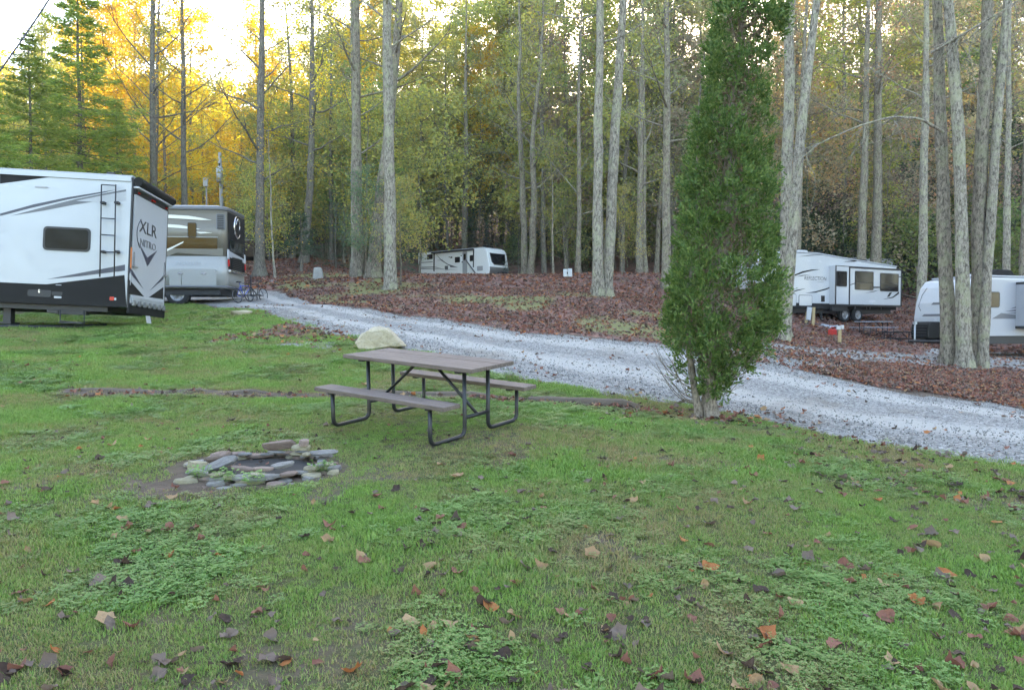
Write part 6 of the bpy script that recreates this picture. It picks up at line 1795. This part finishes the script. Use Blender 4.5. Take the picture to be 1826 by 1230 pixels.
# ---- far wooded slopes -------------------------------------------------------------
def far_proto(seed, H, leaves, ls, cb, bark, leaf, spread=4.2):
    tr, br, lf = tree_geo(seed, H, .2, (0, 0), (0, 0), cb, 16, spread, leaves, ls, 3, .7, .75, 0, False, 5, .4)
    Vs, Fs, mi = [], [], []
    n0 = 0
    for me, m in ((tr, 0), (br, 0), (lf, 1)):
        v = np.empty(len(me.vertices) * 3, np.float32); me.vertices.foreach_get('co', v)
        f = np.empty(len(me.loops), np.int32); me.loops.foreach_get('vertex_index', f)
        Vs.append(v.reshape(-1, 3)); Fs.append(f.reshape(-1, 4) + n0); n0 += len(me.vertices); mi.append(np.full(len(f) // 4, m, np.int32))
    me = np_mesh('far_tree', np.vstack(Vs), np.vstack(Fs)); me.materials.append(bark); me.materials.append(leaf)
    me.polygons.foreach_set('material_index', np.concatenate(mi))
    return me
FAR_C = proto_coll('far_proto', [(far_proto(300 + i, 23, 2600, .42, .2, B_GREY, lf), None) for i, lf in enumerate((L_GOLD, L_YELG, L_YELG, L_OLIVE, L_OLIVE, L_RUST, L_ORANGE, L_RUST, L_GREEN))])
g = np.random.default_rng(41)
X, Y = [], []
for n, r0, r1, a0, a1 in ((230, 98, 150, -42, 42), (320, 150, 260, -40, 42), (240, 260, 430, -38, 40), (60, 40, 90, 110, 250), (60, 60, 110, 42, 75), (60, 45, 110, -80, -44)):
    a = np.radians(g.uniform(a0, a1, n)); r = np.sqrt(g.uniform(r0 ** 2, r1 ** 2, n)); X.append(r * np.sin(a)); Y.append(r * np.cos(a))
X, Y = np.concatenate(X), np.concatenate(Y)
az = np.degrees(np.arctan2(X, Y)) + g.normal(size=len(X)) * 4
u = g.random(len(X))
pick = np.where(az < -9, np.where(u < .7, 0, 1 + (u > .85)), np.where(az < 3, np.where(u < .4, 1, np.where(u < .8, 3, 0)), np.where(az < 14, np.where(u < .5, 3, np.where(u < .75, 5, 2)), np.where(u < .22, 5, np.where(u < .35, 6, np.where(u < .65, 8, 4)))))).astype(int)
pick = np.where(Y < 0, 3 + (u > .5) + 4 * (u > .8), pick)
sc = g.uniform(.7, 1.1, len(X)) * np.where(np.hypot(X, Y) > 150, 1.0, .95)
scatter('far_woodland', np.stack([X, Y, zf(X, Y) - .3], 1), np.stack([0 * X, 0 * X, g.uniform(0, 6.28, len(X))], 1), sc, pick, FAR_C, 'distant autumn woodland covering the valley sides')

# the low sun itself, seen through the branches
me = bpy.data.meshes.new('sun_disc'); b = bmesh.new(); bmesh.ops.create_uvsphere(b, u_segments=24, v_segments=12, radius=3000 * math.tan(R(.27))); b.to_mesh(me); b.free()
t = NT('sun_glow'); em = t.node('ShaderNodeEmission', {'Color': (1, .86, .6), 'Strength': 60.0}); t.done(em.outputs[0])
o = link('sun_disc', me, t.m); o.location = Vector((0, 0, EYE)) + sdir * 3000; tag(o, 'low sun shining through the treetops', kind='structure')
# thin autumn haze in the valley air
b = MB(); b.bb(-905, 905, -62, 1105, -12, 150); o = b.build('haze', None)
t = NT('haze_air'); pv = t.node('ShaderNodeVolumePrincipled', {'Color': (.92, .95, 1.0), 'Density': .0003, 'Anisotropy': .3}); t.t.links.new(pv.outputs[0], t.out.inputs['Volume'])
o.data.materials.append(t.m); tag(o, 'thin bluish autumn haze in the valley air', kind='stuff')
